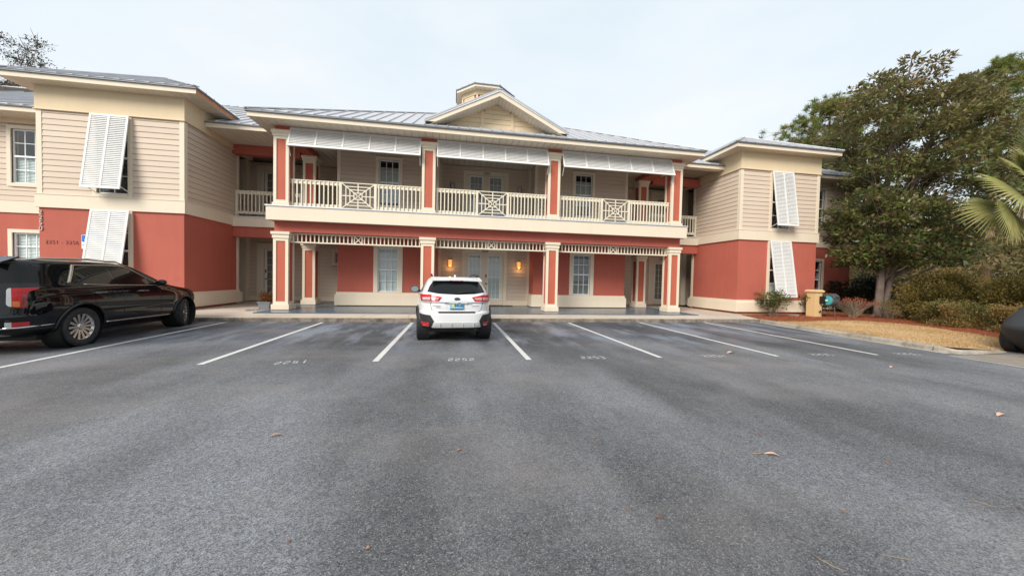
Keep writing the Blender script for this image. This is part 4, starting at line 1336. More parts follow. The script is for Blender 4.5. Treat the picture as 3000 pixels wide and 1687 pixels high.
# ---- walls of the middle block
YB = 15.70
bays = ((-4.86, -0.74, -3.23, -2.39), (3.62, 8.13, 5.525, 6.365))
for bi, (x0, x1, wx0, wx1) in enumerate(bays):
    hl, hu = (wx0, wx1, 0.81, 2.70), (wx0, wx1, 4.50, 6.45)
    lw = wall_mesh('wall', 'red_stucco', BLD, x0, x1, .2, 3.4, YB, YB + .2, [hl])
    uw = wall_mesh('wall', 'siding_gap_shade', BLD, x0, x1, 3.9, 6.77, YB, YB + .2, [hu])
    siding(uw, x0 + .1, x1 - .1, 4.06, 6.76, YB, [(hu[0] - .12, hu[1] + .12, hu[2] - .12, hu[3] + .12)], joined=True)
    bx('skirting', 'cream', uw, x0 + .1, x1 - .1, YB - .03, YB - .001, 3.9, 4.055)
    for xa, xb in ((x0 - .03, x0 + .1), (x1 - .1, x1 + .03)):
        bx('corner_board', 'cream', uw, xa, xb, YB - .035, YB - .0005, 3.9, 6.765)
    # side walls of the block
    for xs_, sg in ((x0, -1), (x1, 1)):
        MB().box(*sorted((xs_, xs_ - sg * .2)), YB + .2, 18.45, .2, 3.4).build('side_wall', 'red_stucco', BLD)
        sw = MB().box(*sorted((xs_, xs_ - sg * .2)), YB + .2, 18.45, 3.9, 6.77).build('side_wall', 'siding_gap_shade', BLD)
        siding(sw, YB + .1, 16.62 if (bi == 0) == (sg > 0) else 18.4, 3.95, 6.76, xs_, axis='x', sgn=sg, joined=True)
    pl = MB()
    for p, z0, z1 in ((.085, .235, .69), (.04, .69, .79)):
        pl.box(x0 - p, x1 + p, YB - p, YB + .05, z0, z1)
        pl.box(x0 - p, x0 + .05, YB + .05, 16.62 if bi else 18.4, z0, z1).box(x1 - .05, x1 + p, YB + .05, 18.4 if bi else 16.62, z0, z1)
    pl.build('plinth', 'cream', BLD)
    w = window(*hl, YB, .10, 3, 2, mid=1.77, blind=((0.0, 1.0) if bi == 0 else (0.0, 1.0, .25)), tw=.18, zc0=.793,
           label='tall ground-floor window with %s blinds, %s of the entrance' % (('closed pale', 'left'), ('open dark', 'right'))[bi])
    w = window(*hu, YB, .13, 3, 2, mid=5.50, blind=(0.08, 0.86) if bi == 0 else (0.25, 0.85),
           label='balcony window with half-lowered blind, %s of the upper entrance' % ('left', 'right')[bi])

YR_ = 16.66
for z0, z1, dz in ((.2, 3.4, 0), (3.9, 6.77, 3.69)):
    dtop = 2.665 + dz
    hole = (.53, 2.35, z0, dtop)
    rw = wall_mesh('wall', 'siding_gap_shade', BLD, -.74, 3.62, z0, z1, YR_, YR_ + .2, [hole])
    siding(rw, -.62, 3.50, z0 + .26, z1, YR_, [(.37, 2.51, z0, dtop + .2)], joined=True)
    for xa, xb in ((-.62, .369), (2.511, 3.50)): bx('skirting', 'cream', rw, xa, xb, YR_ - .03, YR_ - .001, z0 + .005, z0 + .25)
    for xa, xb in ((-.739, -.62), (3.50, 3.619)): bx('corner_board', 'cream', rw, xa, xb, YR_ - .035, YR_ - .0005, z0 + .005, z1)
    cs = MB().box(.37, .53, YR_ - .045, YR_ + .05, z0 + .005, dtop + .19).box(2.35, 2.51, YR_ - .045, YR_ + .05, z0 + .005, dtop + .19).box(.53, 2.35, YR_ - .045, YR_ + .05, dtop, dtop + .19)
    cs.build('door_casing', 'cream', rw)
    lev = 'ground-floor' if dz == 0 else 'balcony'
    door(.53, 1.435, z0 + .02, dtop, YR_, (.69, 1.24, .52 + dz, 2.60 + dz), 3, 6, handle=False, curtain=True, label='left leaf of the %s entrance doors' % lev)
    door(1.44, 2.35, z0 + .02, dtop, YR_, (1.61, 2.18, .52 + dz, 2.60 + dz), 3, 6, handle_side=-1, curtain=True, label='right leaf of the %s entrance doors' % lev)
wall_text('house_number', '2254', .155, 'number_dark', BLD, 1.44, YR_ - .05, 2.78, .004, .002)
wall_text('house_number', '2253', .155, 'number_dark', BLD, 1.46, YR_ - .05, 6.45, .004, .002)

# far wall of the breezeways, with doors to the wings
for x0, x1, side in ((-12.5, -4.87, 'left'), (8.14, 15.5, 'right')):
    for z0, z1, dz in ((.2, 3.4, 0), (3.85, 6.77, 3.68)):
        if side == 'left':
            dx0, dx1, g = -9.0, -8.05, (-8.89, -8.17, .54 + dz, 2.60 + dz)
        else:
            dx0, dx1, g = 11.32, 12.27, (11.46, 12.14, .50 + dz, 2.55 + dz)
        dt = 2.70 + dz
        holes = [(dx0, dx1, z0, dt)]
        if side == 'left' and dz == 0: holes.append((-5.83, -5.10, 2.08, 2.62))
        fw = wall_mesh('wall', 'siding_gap_shade', BLD, x0, x1, z0, z1, 18.45, 18.65, holes)
        sh = [(dx0 - .3, dx1 + .3, z0, dt + .26)] + ([(-5.95, -4.98, 1.97, 2.73)] if len(holes) > 1 else [])
        siding(fw, x0, x1, z0 + .22, z1, 18.45, sh, joined=True)
        for xa, xb in ((x0, dx0 - .3), (dx1 + .3, x1)): bx('skirting', 'cream', fw, xa, xb, 18.42, 18.449, z0 + .003, z0 + .215)
        MB().box(dx0 - .3, dx0, 18.40, 18.5, z0 + .003, dt + .25).box(dx1, dx1 + .3, 18.40, 18.5, z0 + .003, dt + .25).box(dx0, dx1, 18.40, 18.5, dt, dt + .25).build('door_casing', 'cream', fw)
        door(dx0, dx1, z0 + .02, dt, 18.45, g, 3, 6, handle_side=-1 if side == 'left' else 1, label='glazed door in the %s breezeway' % side)
        if side == 'left': bx('pilaster', 'cream', fw, -9.93, -9.62, 18.15, 18.449, z0, z1)
        else: bx('pilaster', 'cream', fw, 12.95, 13.2, 18.15, 18.449, z0, z1)
window(-5.83, -5.10, 2.08, 2.62, 18.45, .11, 2, 2, hung=False, sill=False, label='small square window in the left breezeway')
wall_text('house_number', '2255', .15, 'number_dark', BLD, 11.80, 18.39, 2.82, .004, .002)
MB().box(-24, 20.3, 18.66, 26, 0.0, 6.8).build('rear_block', 'siding_gap_shade', BLD)

# stair rails seen through the balcony
for x0, x1, sg in ((-6.9, -5.35, 1), (8.6, 10.3, -1)):
    y = 17.35
    a, b = ((x0, y, 5.05), (x1, y, 4.05)) if sg > 0 else ((x1, y, 5.05), (x0, y, 4.05))
    m = MB().bar(a, b, .13, .05)
    o = m.build('stair_rail', 'rail_cream', BLD)
    A, B = Vector(a), Vector(b)
    for k in range(10):
        p = A.lerp(B, (k + .5) / 10)
        if p.z - .05 > 3.95: bx('baluster', 'rail_cream', o, p.x - .018, p.x + .018, y - .02, y + .02, 3.9, p.z - .04)

# ---- numbers, sign and lamps on the walls
for i, ch in enumerate('2250'):
    wall_text('house_number', ch, .20, 'number_metal', BLD, -13.09, 13.53, 3.30 - i * .172, .012, .0)
wall_text('house_number', '2251 - 2256', .165, 'number_faded', BLD, -12.54, 13.54, 2.355, .004, -.002, 1.12)

sg = thing('parking_sign', 'blue and white accessible parking sign on the red wall', 'sign', (-11.86, 13.53, 2.18))
m = MB()
def rrect(x0, x1, z0, z1, r=.025, n=4):
    pts = []
    for cx_, cz_, a0 in ((x1 - r, z0 + r, -90), (x1 - r, z1 - r, 0), (x0 + r, z1 - r, 90), (x0 + r, z0 + r, 180)):
        for k in range(n + 1):
            t = R(a0 + 90 * k / n)
            pts.append((cx_ + r * math.cos(t), cz_ + r * math.sin(t)))
    return pts
m.prism([(x, 13.535, z) for x, z in rrect(-12.005, -11.70, 2.17, 2.625)], (0, .012, 0)).build('plate', 'sign_white', sg)
MB().prism([(x, 13.531, z) for x, z in rrect(-11.993, -11.712, 2.40, 2.612, .02)], (0, .003, 0)).build('blue_field', 'sign_blue', sg)
sy = MB()
cx, cz, yy = -11.862, 2.475, 13.527
def disc(cx_, cz_, r, a0=0, a1=360, r2=0.0, n=20):
    pts = [(cx_ + r * math.cos(R(a0 + (a1 - a0) * k / n)), cz_ + r * math.sin(R(a0 + (a1 - a0) * k / n))) for k in range(n + 1)]
    if r2:
        ins = [(cx_ + r2 * math.cos(R(a0 + (a1 - a0) * k / n)), cz_ + r2 * math.sin(R(a0 + (a1 - a0) * k / n))) for k in range(n + 1)]
        for k in range(n):
            sy.prism([(pts[k][0], yy, pts[k][1]), (pts[k + 1][0], yy, pts[k + 1][1]), (ins[k + 1][0], yy, ins[k + 1][1]), (ins[k][0], yy, ins[k][1])], (0, .002, 0))
    else:
        sy.prism([(p[0], yy, p[1]) for p in pts[:-1]], (0, .002, 0))
disc(cx - .01, cz + .10, .016)
disc(cx, cz - .012, .052, 110, 350, .038)
sy.bar((cx - .008, yy, cz + .075), (cx + .0, yy, cz + .01), .018, .002).bar((cx - .004, yy - .0005, cz + .045), (cx + .04, yy - .0005, cz + .045), .014, .002)
sy.bar((cx, yy - .0005, cz + .008), (cx + .042, yy - .0005, cz + .008), .018, .002).bar((cx + .042, yy - .0008, cz + .01), (cx + .062, yy - .0008, cz - .055), .016, .002).bar((cx + .055, yy - .001, cz - .055), (cx + .085, yy - .001, cz - .047), .014, .002)
sy.build('wheelchair_symbol', 'sign_white', sg)
for i, (w_, s_) in enumerate(((.17, 'PARKING BY'), (.17, 'DISABLED PERMIT'), (.17, 'ONLY'))):
    wall_text('lettering', s_, .030, 'sign_ink', sg, -11.853, 13.532, 2.345 - i * .058, .001, .001)

def wall_lamp(x, z, lit, label):
    t = thing('wall_lamp', label, 'lamp', (x, YR_ - .03, z - .2), group='wall lamps beside the entrances')
    MB().box(x - .075, x + .075, YR_ - .045, YR_ - .028, z - .19, z + .19).build('back_plate', 'dark_metal', t)
    # half-round glass shade in a metal frame
    n = 10
    pts = [(x + .098 * math.cos(math.pi + math.pi * k / n), YR_ - .046 - .085 * math.sin(math.pi * k / n)) for k in range(n + 1)]
    g = MB().prism([(a, b, z - .17) for a, b in pts], (0, 0, .33))
    g.build('shade', 'lamp_glow' if lit else 'lamp_clear', t)
    fr = MB()
    for zz in (z - .182, z + .162): fr.prism([(x + (a - x) * 1.07, b - .006, zz) for a, b in pts], (0, 0, .016))
    for k in (0, 3, 7, 10): fr.bar((x + (pts[k][0] - x) * 1.03, pts[k][1] - .004, z - .17), (x + (pts[k][0] - x) * 1.03, pts[k][1] - .004, z + .17), .008, .008)
    fr.build('frame', 'dark_metal', t)
    if lit:
        L = bpy.data.lights.new('bulb', 'POINT')
        L.energy = 1.5
        L.color = (1.0, .50, .16)
        L.shadow_soft_size = .05
        lo = bpy.data.objects.new('bulb', L)
        link(lo, t, (x, YR_ - .20, z - .18))
wall_lamp(-.19, 2.175, True, 'lit amber wall lamp left of the ground-floor entrance doors')
wall_lamp(3.09, 2.16, True, 'lit amber wall lamp right of the ground-floor entrance doors')
wall_lamp(-.14, 5.72, False, 'unlit wall lamp left of the balcony doors')
wall_lamp(3.06, 5.72, False, 'unlit wall lamp right of the balcony doors')
tag(MB().box(1.55, 2.75, 16.02, 16.52, .201, .222).build('door_mat', 'rubber_mat'), 'dark rubber mat in front of the entrance doors', 'mat')
# ================================================================ trees and shrubs
def rot_frames(n, up_bias=0.0):
    """random leaf directions d and sideways vectors s"""
    d = rng.normal(size=(n, 3)); d[:, 2] += up_bias
    d /= np.linalg.norm(d, axis=1)[:, None]
    s = np.cross(d, rng.normal(size=(n, 3)))
    s /= np.linalg.norm(s, axis=1)[:, None]
    return d, s

def leaf_quads(P, L, W, d, s):
    """one folded diamond leaf per point"""
    n = len(P)
    V = np.empty((n * 4, 3))
    nn = np.cross(d, s)
    L = np.broadcast_to(L, (n,))[:, None]; W = np.broadcast_to(W, (n,))[:, None]
    V[0::4] = P
    V[1::4] = P + d * L * .45 + s * W * .5 + nn * W * .12
    V[2::4] = P + d * L
    V[3::4] = P + d * L * .45 - s * W * .5 + nn * W * .12
    return V, np.arange(n * 4).reshape(n, 4)

def clump_points(clumps, shell=0.5):
    """points through the volume of each clump (centre, radius, count), denser to the outside"""
    out, idx = [], []
    for i, (c, r, n) in enumerate(clumps):
        v = rng.normal(size=(n, 3)); v /= np.linalg.norm(v, axis=1)[:, None]
        rad = np.power(rng.uniform(0, 1, n), shell)
        rr = np.array(r if hasattr(r, '__len__') else (r, r, r * .75))
        out.append(np.array(c) + v * rad[:, None] * rr)
        idx.append(np.full(n, i))
    return np.concatenate(out), np.concatenate(idx)

def limb(m, a, b, r0, r1, sag=0.0, n=5, wob=0.06):
    a, b = Vector(a), Vector(b)
    L = (b - a).length
    pts = []
    for i in range(n + 1):
        t = i / n
        p = a.lerp(b, t)
        p.z += sag * math.sin(math.pi * t) * L
        if 0 < i < n: p += Vector((random.uniform(-1, 1), random.uniform(-1, 1), random.uniform(-.6, .6))) * wob * L * .5
        pts.append(p)
    m.tube(pts, [r0 + (r1 - r0) * i / n for i in range(n + 1)], 7)
    return pts

def poly_inside(poly, x, z):
    c = False
    for i in range(len(poly)):
        a, b = poly[i], poly[i - 1]
        if (a[1] > z) != (b[1] > z) and x < (b[0] - a[0]) * (z - a[1]) / (b[1] - a[1]) + a[0]: c = not c
    return c

# ---- the big magnolia by the kerb: two stems, spreading limbs, leathery leaves with brown backs
mg = thing('magnolia_tree', 'large two-stemmed magnolia tree with bronze-green leaves beside the right wing', 'tree', (18.9, 12.7, .15))
MAG = [(16.5, 2.5), (17.4, 2.0), (18.5, 2.9), (20.0, 3.0), (21.6, 2.9), (23.0, 3.1), (24.5, 3.1), (24.0, 4.6), (24.3, 6.2), (24.4, 8.6), (23.7, 10.3), (23.0, 11.4),
       (22.2, 10.9), (21.2, 10.9), (20.7, 12.0), (20.1, 12.4), (19.4, 11.7), (18.6, 10.5), (17.5, 10.8), (17.0, 10.0), (16.2, 9.2), (16.3, 8.0), (17.1, 6.9), (16.7, 5.9), (16.3, 4.6), (16.5, 3.6)]
clumps = []
tries = 0
while len(clumps) < 250 and tries < 40000:
    tries += 1
    x, z = random.uniform(15.8, 25.2), random.uniform(1.9, 12.5)
    r = random.uniform(.28, .62) * (.85 if z > 8.5 else 1)
    if not all(poly_inside(MAG, x + dx, z + dz) for dx, dz in ((0, 0), (-r * 1.1, 0), (r * 1.1, 0), (0, -r * .5), (0, r * .5))):
        r = .22
        if not all(poly_inside(MAG, x + dx, z + dz) for dx, dz in ((0, 0), (-.3, 0), (.3, 0), (0, -.1), (0, .1))): continue
    edge = min(math.hypot(x - p[0], z - p[1]) for p in MAG)
    half = min(2.5, 0.3 + edge * .9)
    y = 12.7 + random.uniform(-1, 1) * half
    if any((x - c[0][0]) ** 2 + (y - c[0][1]) ** 2 + 2.2 * (z - c[0][2]) ** 2 < (0.72 * (r + c[1][0] * .87)) ** 2 for c in clumps): continue
    clumps.append(((x, y, z), (r * 1.15, r * 1.15, r * .55), int(210 * (r / .5) ** 2)))
for _ in range(70):        # low skirt of foliage round the stems
    x, z = random.uniform(17.0, 23.6), random.uniform(2.45, 3.9)
    if x > 21.5: z += .3
    r = random.uniform(.25, .48)
    clumps.append(((x, 12.6 + random.uniform(-1.5, 1.3) * (1 - abs(x - 20) / 6), z), (r * 1.2, r * 1.2, r * .5), int(200 * (r / .5) ** 2)))
P, ci = clump_points(clumps, .45)
cz = np.array([c[0][2] for c in clumps]); cc = np.array([c[0] for c in clumps])
n = len(P)
d = P - cc[ci]; d /= (np.linalg.norm(d, axis=1)[:, None] + 1e-6)
d = d + rng.normal(0, .55, (n, 3)); d[:, 2] += .12; d /= np.linalg.norm(d, axis=1)[:, None]
s = np.cross(d, rng.normal(0, .5, (n, 3)) + np.array([0, 0, 1.0])); s /= np.linalg.norm(s, axis=1)[:, None]
V, F = leaf_quads(P, rng.uniform(.15, .26, n), rng.uniform(.065, .11, n), d, s)
ctint = rng.normal(0, .16, len(clumps))
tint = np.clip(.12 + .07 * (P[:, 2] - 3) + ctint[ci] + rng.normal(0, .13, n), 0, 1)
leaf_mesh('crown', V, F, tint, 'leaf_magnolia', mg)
m = MB()
m.tube([(18.9, 12.7, .05), (18.88, 12.7, .5), (18.93, 12.7, 1.5), (18.95, 12.72, 3.0), (19.05, 12.75, 5.0), (19.3, 12.8, 7.5), (19.8, 12.75, 10.0), (20.1, 12.7, 11.9)], [.21, .155, .14, .128, .11, .085, .05, .015], 12)
m.tube([(19.15, 12.65, .05), (19.28, 12.68, .7), (19.58, 12.8, 1.6), (19.95, 12.9, 2.8), (20.5, 13.05, 4.8), (21.5, 13.1, 7.2), (22.4, 13.0, 9.5), (23.0, 12.9, 11.0)], [.15, .12, .11, .10, .085, .06, .04, .012], 10)
for k in range(5):
    a = R(72 * k + 20)
    m.tube([(18.9, 12.7, .32), (18.9 + .25 * math.cos(a), 12.7 + .25 * math.sin(a), .16), (18.9 + .5 * math.cos(a), 12.7 + .5 * math.sin(a), .06)], [.09, .06, .02], 6)
m.build('trunk', 'bark', mg, smooth=True)
m = MB()
m.tube([(19.7, 13.0, 1.75), (20.4, 12.9, 1.75), (21.2, 12.8, 2.1), (22.6, 12.7, 2.75), (24.2, 12.6, 3.2)], [.075, .065, .055, .04, .015], 7)
for i, (c, r, _) in enumerate(clumps):
    if i % 3: continue
    z0 = max(1.8, c[2] - random.uniform(.8, 2.2))
    stem = c[0] > 20.3
    f = min(1, z0 / 11.5)
    base = (19.0 + 1.1 * f, 12.72, z0) if not stem else (19.1 + 3.8 * f, 13.0, z0)
    limb(m, base, c, .045 - .025 * f, .006, .04, 4, .08)
m.build('branch', 'bark', mg)

# ---- pines behind
def pine(x, y, h, rad, z0f, label, nb=34, lean=0.0, seed=1):
    random.seed(seed)
    t = thing('pine_tree', label, 'tree', (x, y, 0), group='pine trees behind the right wing')
    m = MB()
    top = (x + lean, y, h)
    limb(m, (x, y, 0), top, h * .017, .05, 0, 8, .02)
    tr = m.build('trunk', 'bark_pine', t, smooth=True)
    br = MB()
    tufts = []
    for i in range(nb):
        f = z0f + (1 - z0f) * ((i + .5) / nb) ** .9
        z = h * f
        a = i * 2.4 + random.uniform(-.4, .4)
        g = (f - z0f) / (1 - z0f)
        L = rad * (math.sin(math.pi * min(1, .22 + .80 * g)) ** .7) * random.uniform(.55, 1.05)
        b = Vector((x + lean * f, y, z))
        e = b + Vector((math.cos(a) * L, math.sin(a) * L, L * random.uniform(.12, .42)))
        pts = limb(br, b, e, .045 + .03 * (1 - g), .012, -.05, 5, .10)
        for p in pts[2:]:
            for _ in range(5):
                q = p + Vector((random.gauss(0, .5), random.gauss(0, .5), random.gauss(.12, .28))) * (L / 4 + .25)
                br.tube([p, q], [.012, .006], 4, False)
                tufts.append(q)
    br.build('branch', 'bark_pine', t)
    T = np.array([tuple(q) for q in tufts])
    k = 60
    C = np.repeat(T, k, 0)
    n = len(C)
    d, s = rot_frames(n, .45)
    C = C + d * rng.uniform(0, .12, (n, 1))
    Lg = rng.uniform(.22, .42, (n, 1))
    V = np.empty((n * 3, 3))
    V[0::3] = C - s * .017; V[1::3] = C + s * .017; V[2::3] = C + d * Lg
    tv = np.repeat(rng.normal(.5, .2, len(T)), k) + rng.normal(0, .12, n)
    leaf_mesh('crown', V, np.arange(n * 3).reshape(n, 3), tv, 'leaf_pine', t)
pine(29.6, 24.0, 16.4, 4.8, .58, 'pine tree with a rounded crown just behind the right wing roof', 34, .4, 3)
pine(34.5, 27.0, 16.0, 4.4, .45, 'pine tree half hidden behind the magnolia crown', 32, 0, 8)
pine(43.5, 22.0, 20.3, 5.2, .50, 'tallest pine tree, right of the magnolia top', 44, .8, 5)
pine(46.5, 20.0, 17.5, 5.0, .40, 'pine tree at the right edge of the photo', 42, 0, 12)
pine(40.0, 31.0, 15.0, 4.6, .35, 'low-branched pine tree seen below the magnolia crown', 34, 0, 17)

# ---- dark oaks behind the left wing
def oak(x, y, h, rad, label, n_cl, seed):
    random.seed(seed)
    t = thing('oak_tree', label, 'tree', (x, y, 0), group='trees behind the left wing')
    m = MB()
    limb(m, (x, y, 0), (x + .3, y, h * .6), .28, .16, 0, 5, .03)
    m.build('trunk', 'bark', t, smooth=True)
    cl, br = [], MB()
    for i in range(n_cl):
        a = random.uniform(0, 6.283); rr = rad * math.sqrt(random.uniform(.05, 1))
        z = h * random.uniform(.55, 1.0) * (1 - .22 * (rr / rad) ** 2)
        c = (x + rr * math.cos(a), y + rr * math.sin(a), z)
        r = random.uniform(.35, .7)
        cl.append((c, (r * 1.3, r * 1.3, r * .7), 150))
        limb(br, (x + .2, y, h * random.uniform(.35, .6)), c, .06, .01, .05, 5, .1)
        for _ in range(9):
            e = Vector(c) + Vector((random.gauss(0, .3), random.gauss(0, .3), random.gauss(.12, .16)))
            br.tube([c, e], [.014, .005], 4, False)
    br.build('branch', 'bark', t)
    P, ci = clump_points(cl, .6)
    n = len(P)
    d, s = rot_frames(n, .2)
    V, F = leaf_quads(P, rng.uniform(.09, .16, n), rng.uniform(.035, .06, n), d, s)
    leaf_mesh('crown', V, F, rng.uniform(0, 1, n), 'leaf_oak', t)
oak(-23.6, 22.0, 14.2, 2.6, 'dark-leaved tree at the left edge behind the set-back wall', 70, 4)
oak(-20.9, 22.0, 13.3, 1.5, 'dark sparse treetop above the left wing roof', 34, 9)

# ---- shrubs
def shrub(name, label, cat, base, clumps, leaf, mat, stems=10, stem_r=.012, up=.4, group=None, stem_mat='twig', tintf=None, shell=.45):
    """leafy shrub: stems from the base into leaf clumps; clumps are (offset, radii, count)"""
    t = thing(name, label, cat, base, group=group)
    b = Vector(base)
    m = MB()
    cl = [((b.x + c[0], b.y + c[1], b.z + c[2]), r, k) for c, r, k in clumps]
    for i in range(stems):
        c, r, k = cl[i % len(cl)]
        e = Vector(c) + Vector((random.uniform(-.6, .6) * r[0], random.uniform(-.6, .6) * r[1], random.uniform(-.3, .7) * r[2]))
        limb(m, b + Vector((random.gauss(0, .06), random.gauss(0, .06), -.03)), e, stem_r, stem_r * .4, .03, 4, .10)
    m.build('stem', stem_mat, t)
    P, ci = clump_points(cl, shell)
    keep = P[:, 2] > b.z + .03
    P, ci = P[keep], ci[keep]
    n = len(P)
    cc = np.array([c[0] for c in cl])
    d = P - cc[ci]; d /= np.linalg.norm(d, axis=1)[:, None] + 1e-6
    d = d + rng.normal(0, .6, (n, 3)); d[:, 2] += up; d /= np.linalg.norm(d, axis=1)[:, None]
    s = np.cross(d, rng.normal(0, .5, (n, 3)) + np.array([0, 0, 1.0])); s /= np.linalg.norm(s, axis=1)[:, None]
    V, F = leaf_quads(P, rng.uniform(.7, 1.3, n) * leaf[0], rng.uniform(.7, 1.3, n) * leaf[1], d, s)
    tint = rng.normal(.5, .2, n) + rng.normal(0, .18, len(cl))[ci] if tintf is None else tintf(P)
    leaf_mesh('foliage', V, F, tint, mat, t)
    return t

random.seed(21)
def mass(nx, w, dth, h, r, k, taper=.3):
    out = []
    for _ in range(nx):
        a = random.uniform(0, 6.283); q = math.sqrt(random.uniform(0, 1))
        x, y = q * math.cos(a), q * math.sin(a)
        z = random.uniform(.18, 1.0) * (1 - taper * q * q)
        rr = r * random.uniform(.75, 1.25)
        out.append(((x * (w - rr), y * (dth - rr), z * h - rr * .5), (rr, rr, rr * .8), int(k * random.uniform(.7, 1.3))))
    return out

shrub('camellia_shrub', 'loose young evergreen shrub in front of the right wing shutter', 'shrub', (13.70, 13.02, .13),
      [((random.uniform(-.55, .55), random.uniform(-.35, .35), random.uniform(.32, 1.0)), (.22, .22, .17), 46) for _ in range(26)], (.115, .05), 'leaf_camellia', 16, .013)
shrub('camellia_shrub', 'small shrub with yellow-tipped leaves behind the hose reel post', 'shrub', (16.1, 13.05, .14),
      [((random.uniform(-.55, .55), random.uniform(-.2, .3), random.uniform(.3, 1.0)), (.2, .2, .17), 40) for _ in range(20)], (.11, .05), 'leaf_camellia', 12, .012)
shrub('azalea_shrub', 'twiggy half-bare shrub with red-tipped leaves left of the magnolia trunk', 'shrub', (17.15, 12.45, .13),
      [((random.uniform(-.75, .75), random.uniform(-.5, .5), random.uniform(.55, .86)), (.17, .17, .09), 34) for _ in range(24)], (.05, .026), 'leaf_red', 150, .008)
shrub('azalea_shrub', 'low twiggy shrub with copper leaves at the foot of the magnolia', 'shrub', (18.15, 11.8, .13),
      [((random.uniform(-.6, .6), random.uniform(-.4, .4), random.uniform(.25, .8)), (.2, .2, .13), 60) for _ in range(22)], (.05, .028), 'leaf_azalea', 70, .007)
shrub('camellia_bush', 'dense very dark evergreen bush behind the magnolia trunk', 'bush', (20.6, 14.6, .15), mass(46, 2.0, 1.3, 2.25, .5, 260), (.10, .055), 'leaf_dark', 14, .02)
shrub('hedge_bush', 'tall olive hedge bush right of the magnolia', 'bush', (20.3, 11.2, .15), mass(90, 2.3, 1.5, 2.15, .5, 560), (.085, .042), 'leaf_hedge', 16, .02, group='hedge bushes by the lawn')
shrub('hedge_bush', 'olive hedge bush behind the covered car at the right edge', 'bush', (20.4, 8.9, .15), mass(90, 2.3, 1.6, 2.25, .5, 560), (.085, .042), 'leaf_hedge', 16, .02, group='hedge bushes by the lawn')
shrub('azalea_bush', 'low bronze azalea bush in front of the hedge', 'bush', (17.9, 9.7, .14), mass(60, 1.15, 1.0, 1.0, .3, 380), (.055, .028), 'leaf_azalea', 26, .01, group='azaleas in front of the hedge')
shrub('azalea_bush', 'low green-bronze azalea bush nearest the covered car', 'bush', (17.6, 8.1, .14), mass(56, 1.0, .9, .95, .3, 380), (.055, .028), 'leaf_azalea', 24, .01, group='azaleas in front of the hedge')
shrub('azalea_bush', 'low azalea bush between the magnolia and the hedge', 'bush', (19.2, 11.0, .14), mass(44, .9, .7, .85, .28, 330), (.055, .028), 'leaf_azalea', 24, .01, group='azaleas in front of the hedge')

# ---- rough woodland behind: too far and tangled to count
cl = []
random.seed(31)
for _ in range(1200):
    x = random.uniform(22, 74); y = random.uniform(17, 44)
    if x < 26 and y < 19: continue
    dist = math.hypot(x, y)
    hmax = 1.6 + 3.6 * min(1, max(0, (dist - 28) / 18)) + random.uniform(0, 1.4)
    z = random.uniform(.2, 1) * hmax + bed_z(x, y) * .6
    r = random.uniform(.6, 1.5)
    cl.append(((x, y, z), (r, r, r * .6), 95))
P, ci = clump_points(cl, .5)
n = len(P)
d, s = rot_frames(n, .5)
V, F = leaf_quads(P, rng.uniform(.14, .34, n), rng.uniform(.05, .12, n), d, s)
o = leaf_mesh('undergrowth', V, F, np.clip(rng.normal(.55, .16, len(cl))[ci] + rng.normal(0, .15, n), 0, 1), 'leaf_wood')
tag(o, 'tangled olive and brown woodland undergrowth behind the hedge', 'undergrowth', kind='stuff')
cl = []
for _ in range(620):
    x = random.uniform(34, 96); y = random.uniform(28, 64)
    z = random.uniform(.5, 11.0)
    r = random.uniform(1.2, 2.4)
    cl.append(((x, y, z), (r, r, r * .7), 70))
for _ in range(420):      # unseen wood round the right of the lot, added to darken right-facing walls
    x = random.uniform(27, 62); y = random.uniform(-34, 28)
    r = random.uniform(1.2, 2.4)
    cl.append(((x, y, random.uniform(.5, 11.0)), (r, r, r * .7), 70))
P, ci = clump_points(cl, .5)
n = len(P)
d, s = rot_frames(n, .3)
V, F = leaf_quads(P, rng.uniform(.3, .6, n), rng.uniform(.16, .30, n), d, s)
o = leaf_mesh('far_wood', V, F, np.clip(rng.normal(.3, .2, len(cl))[ci] + rng.normal(0, .15, n), 0, 1), 'leaf_wood')
tag(o, 'far-off wood closing the view behind the undergrowth', 'wood', kind='stuff')
m = MB()
for _ in range(46):
    x = random.uniform(26, 72); y = random.uniform(22, 46)
    limb(m, (x, y, 0), (x + random.uniform(-.6, .6), y, random.uniform(5, 11)), random.uniform(.06, .17), .03, 0, 5, .03)
o = m.build('bare_stems', 'bark', None)
tag(o, 'thin bare trunks standing in the undergrowth', 'trunks', kind='stuff')

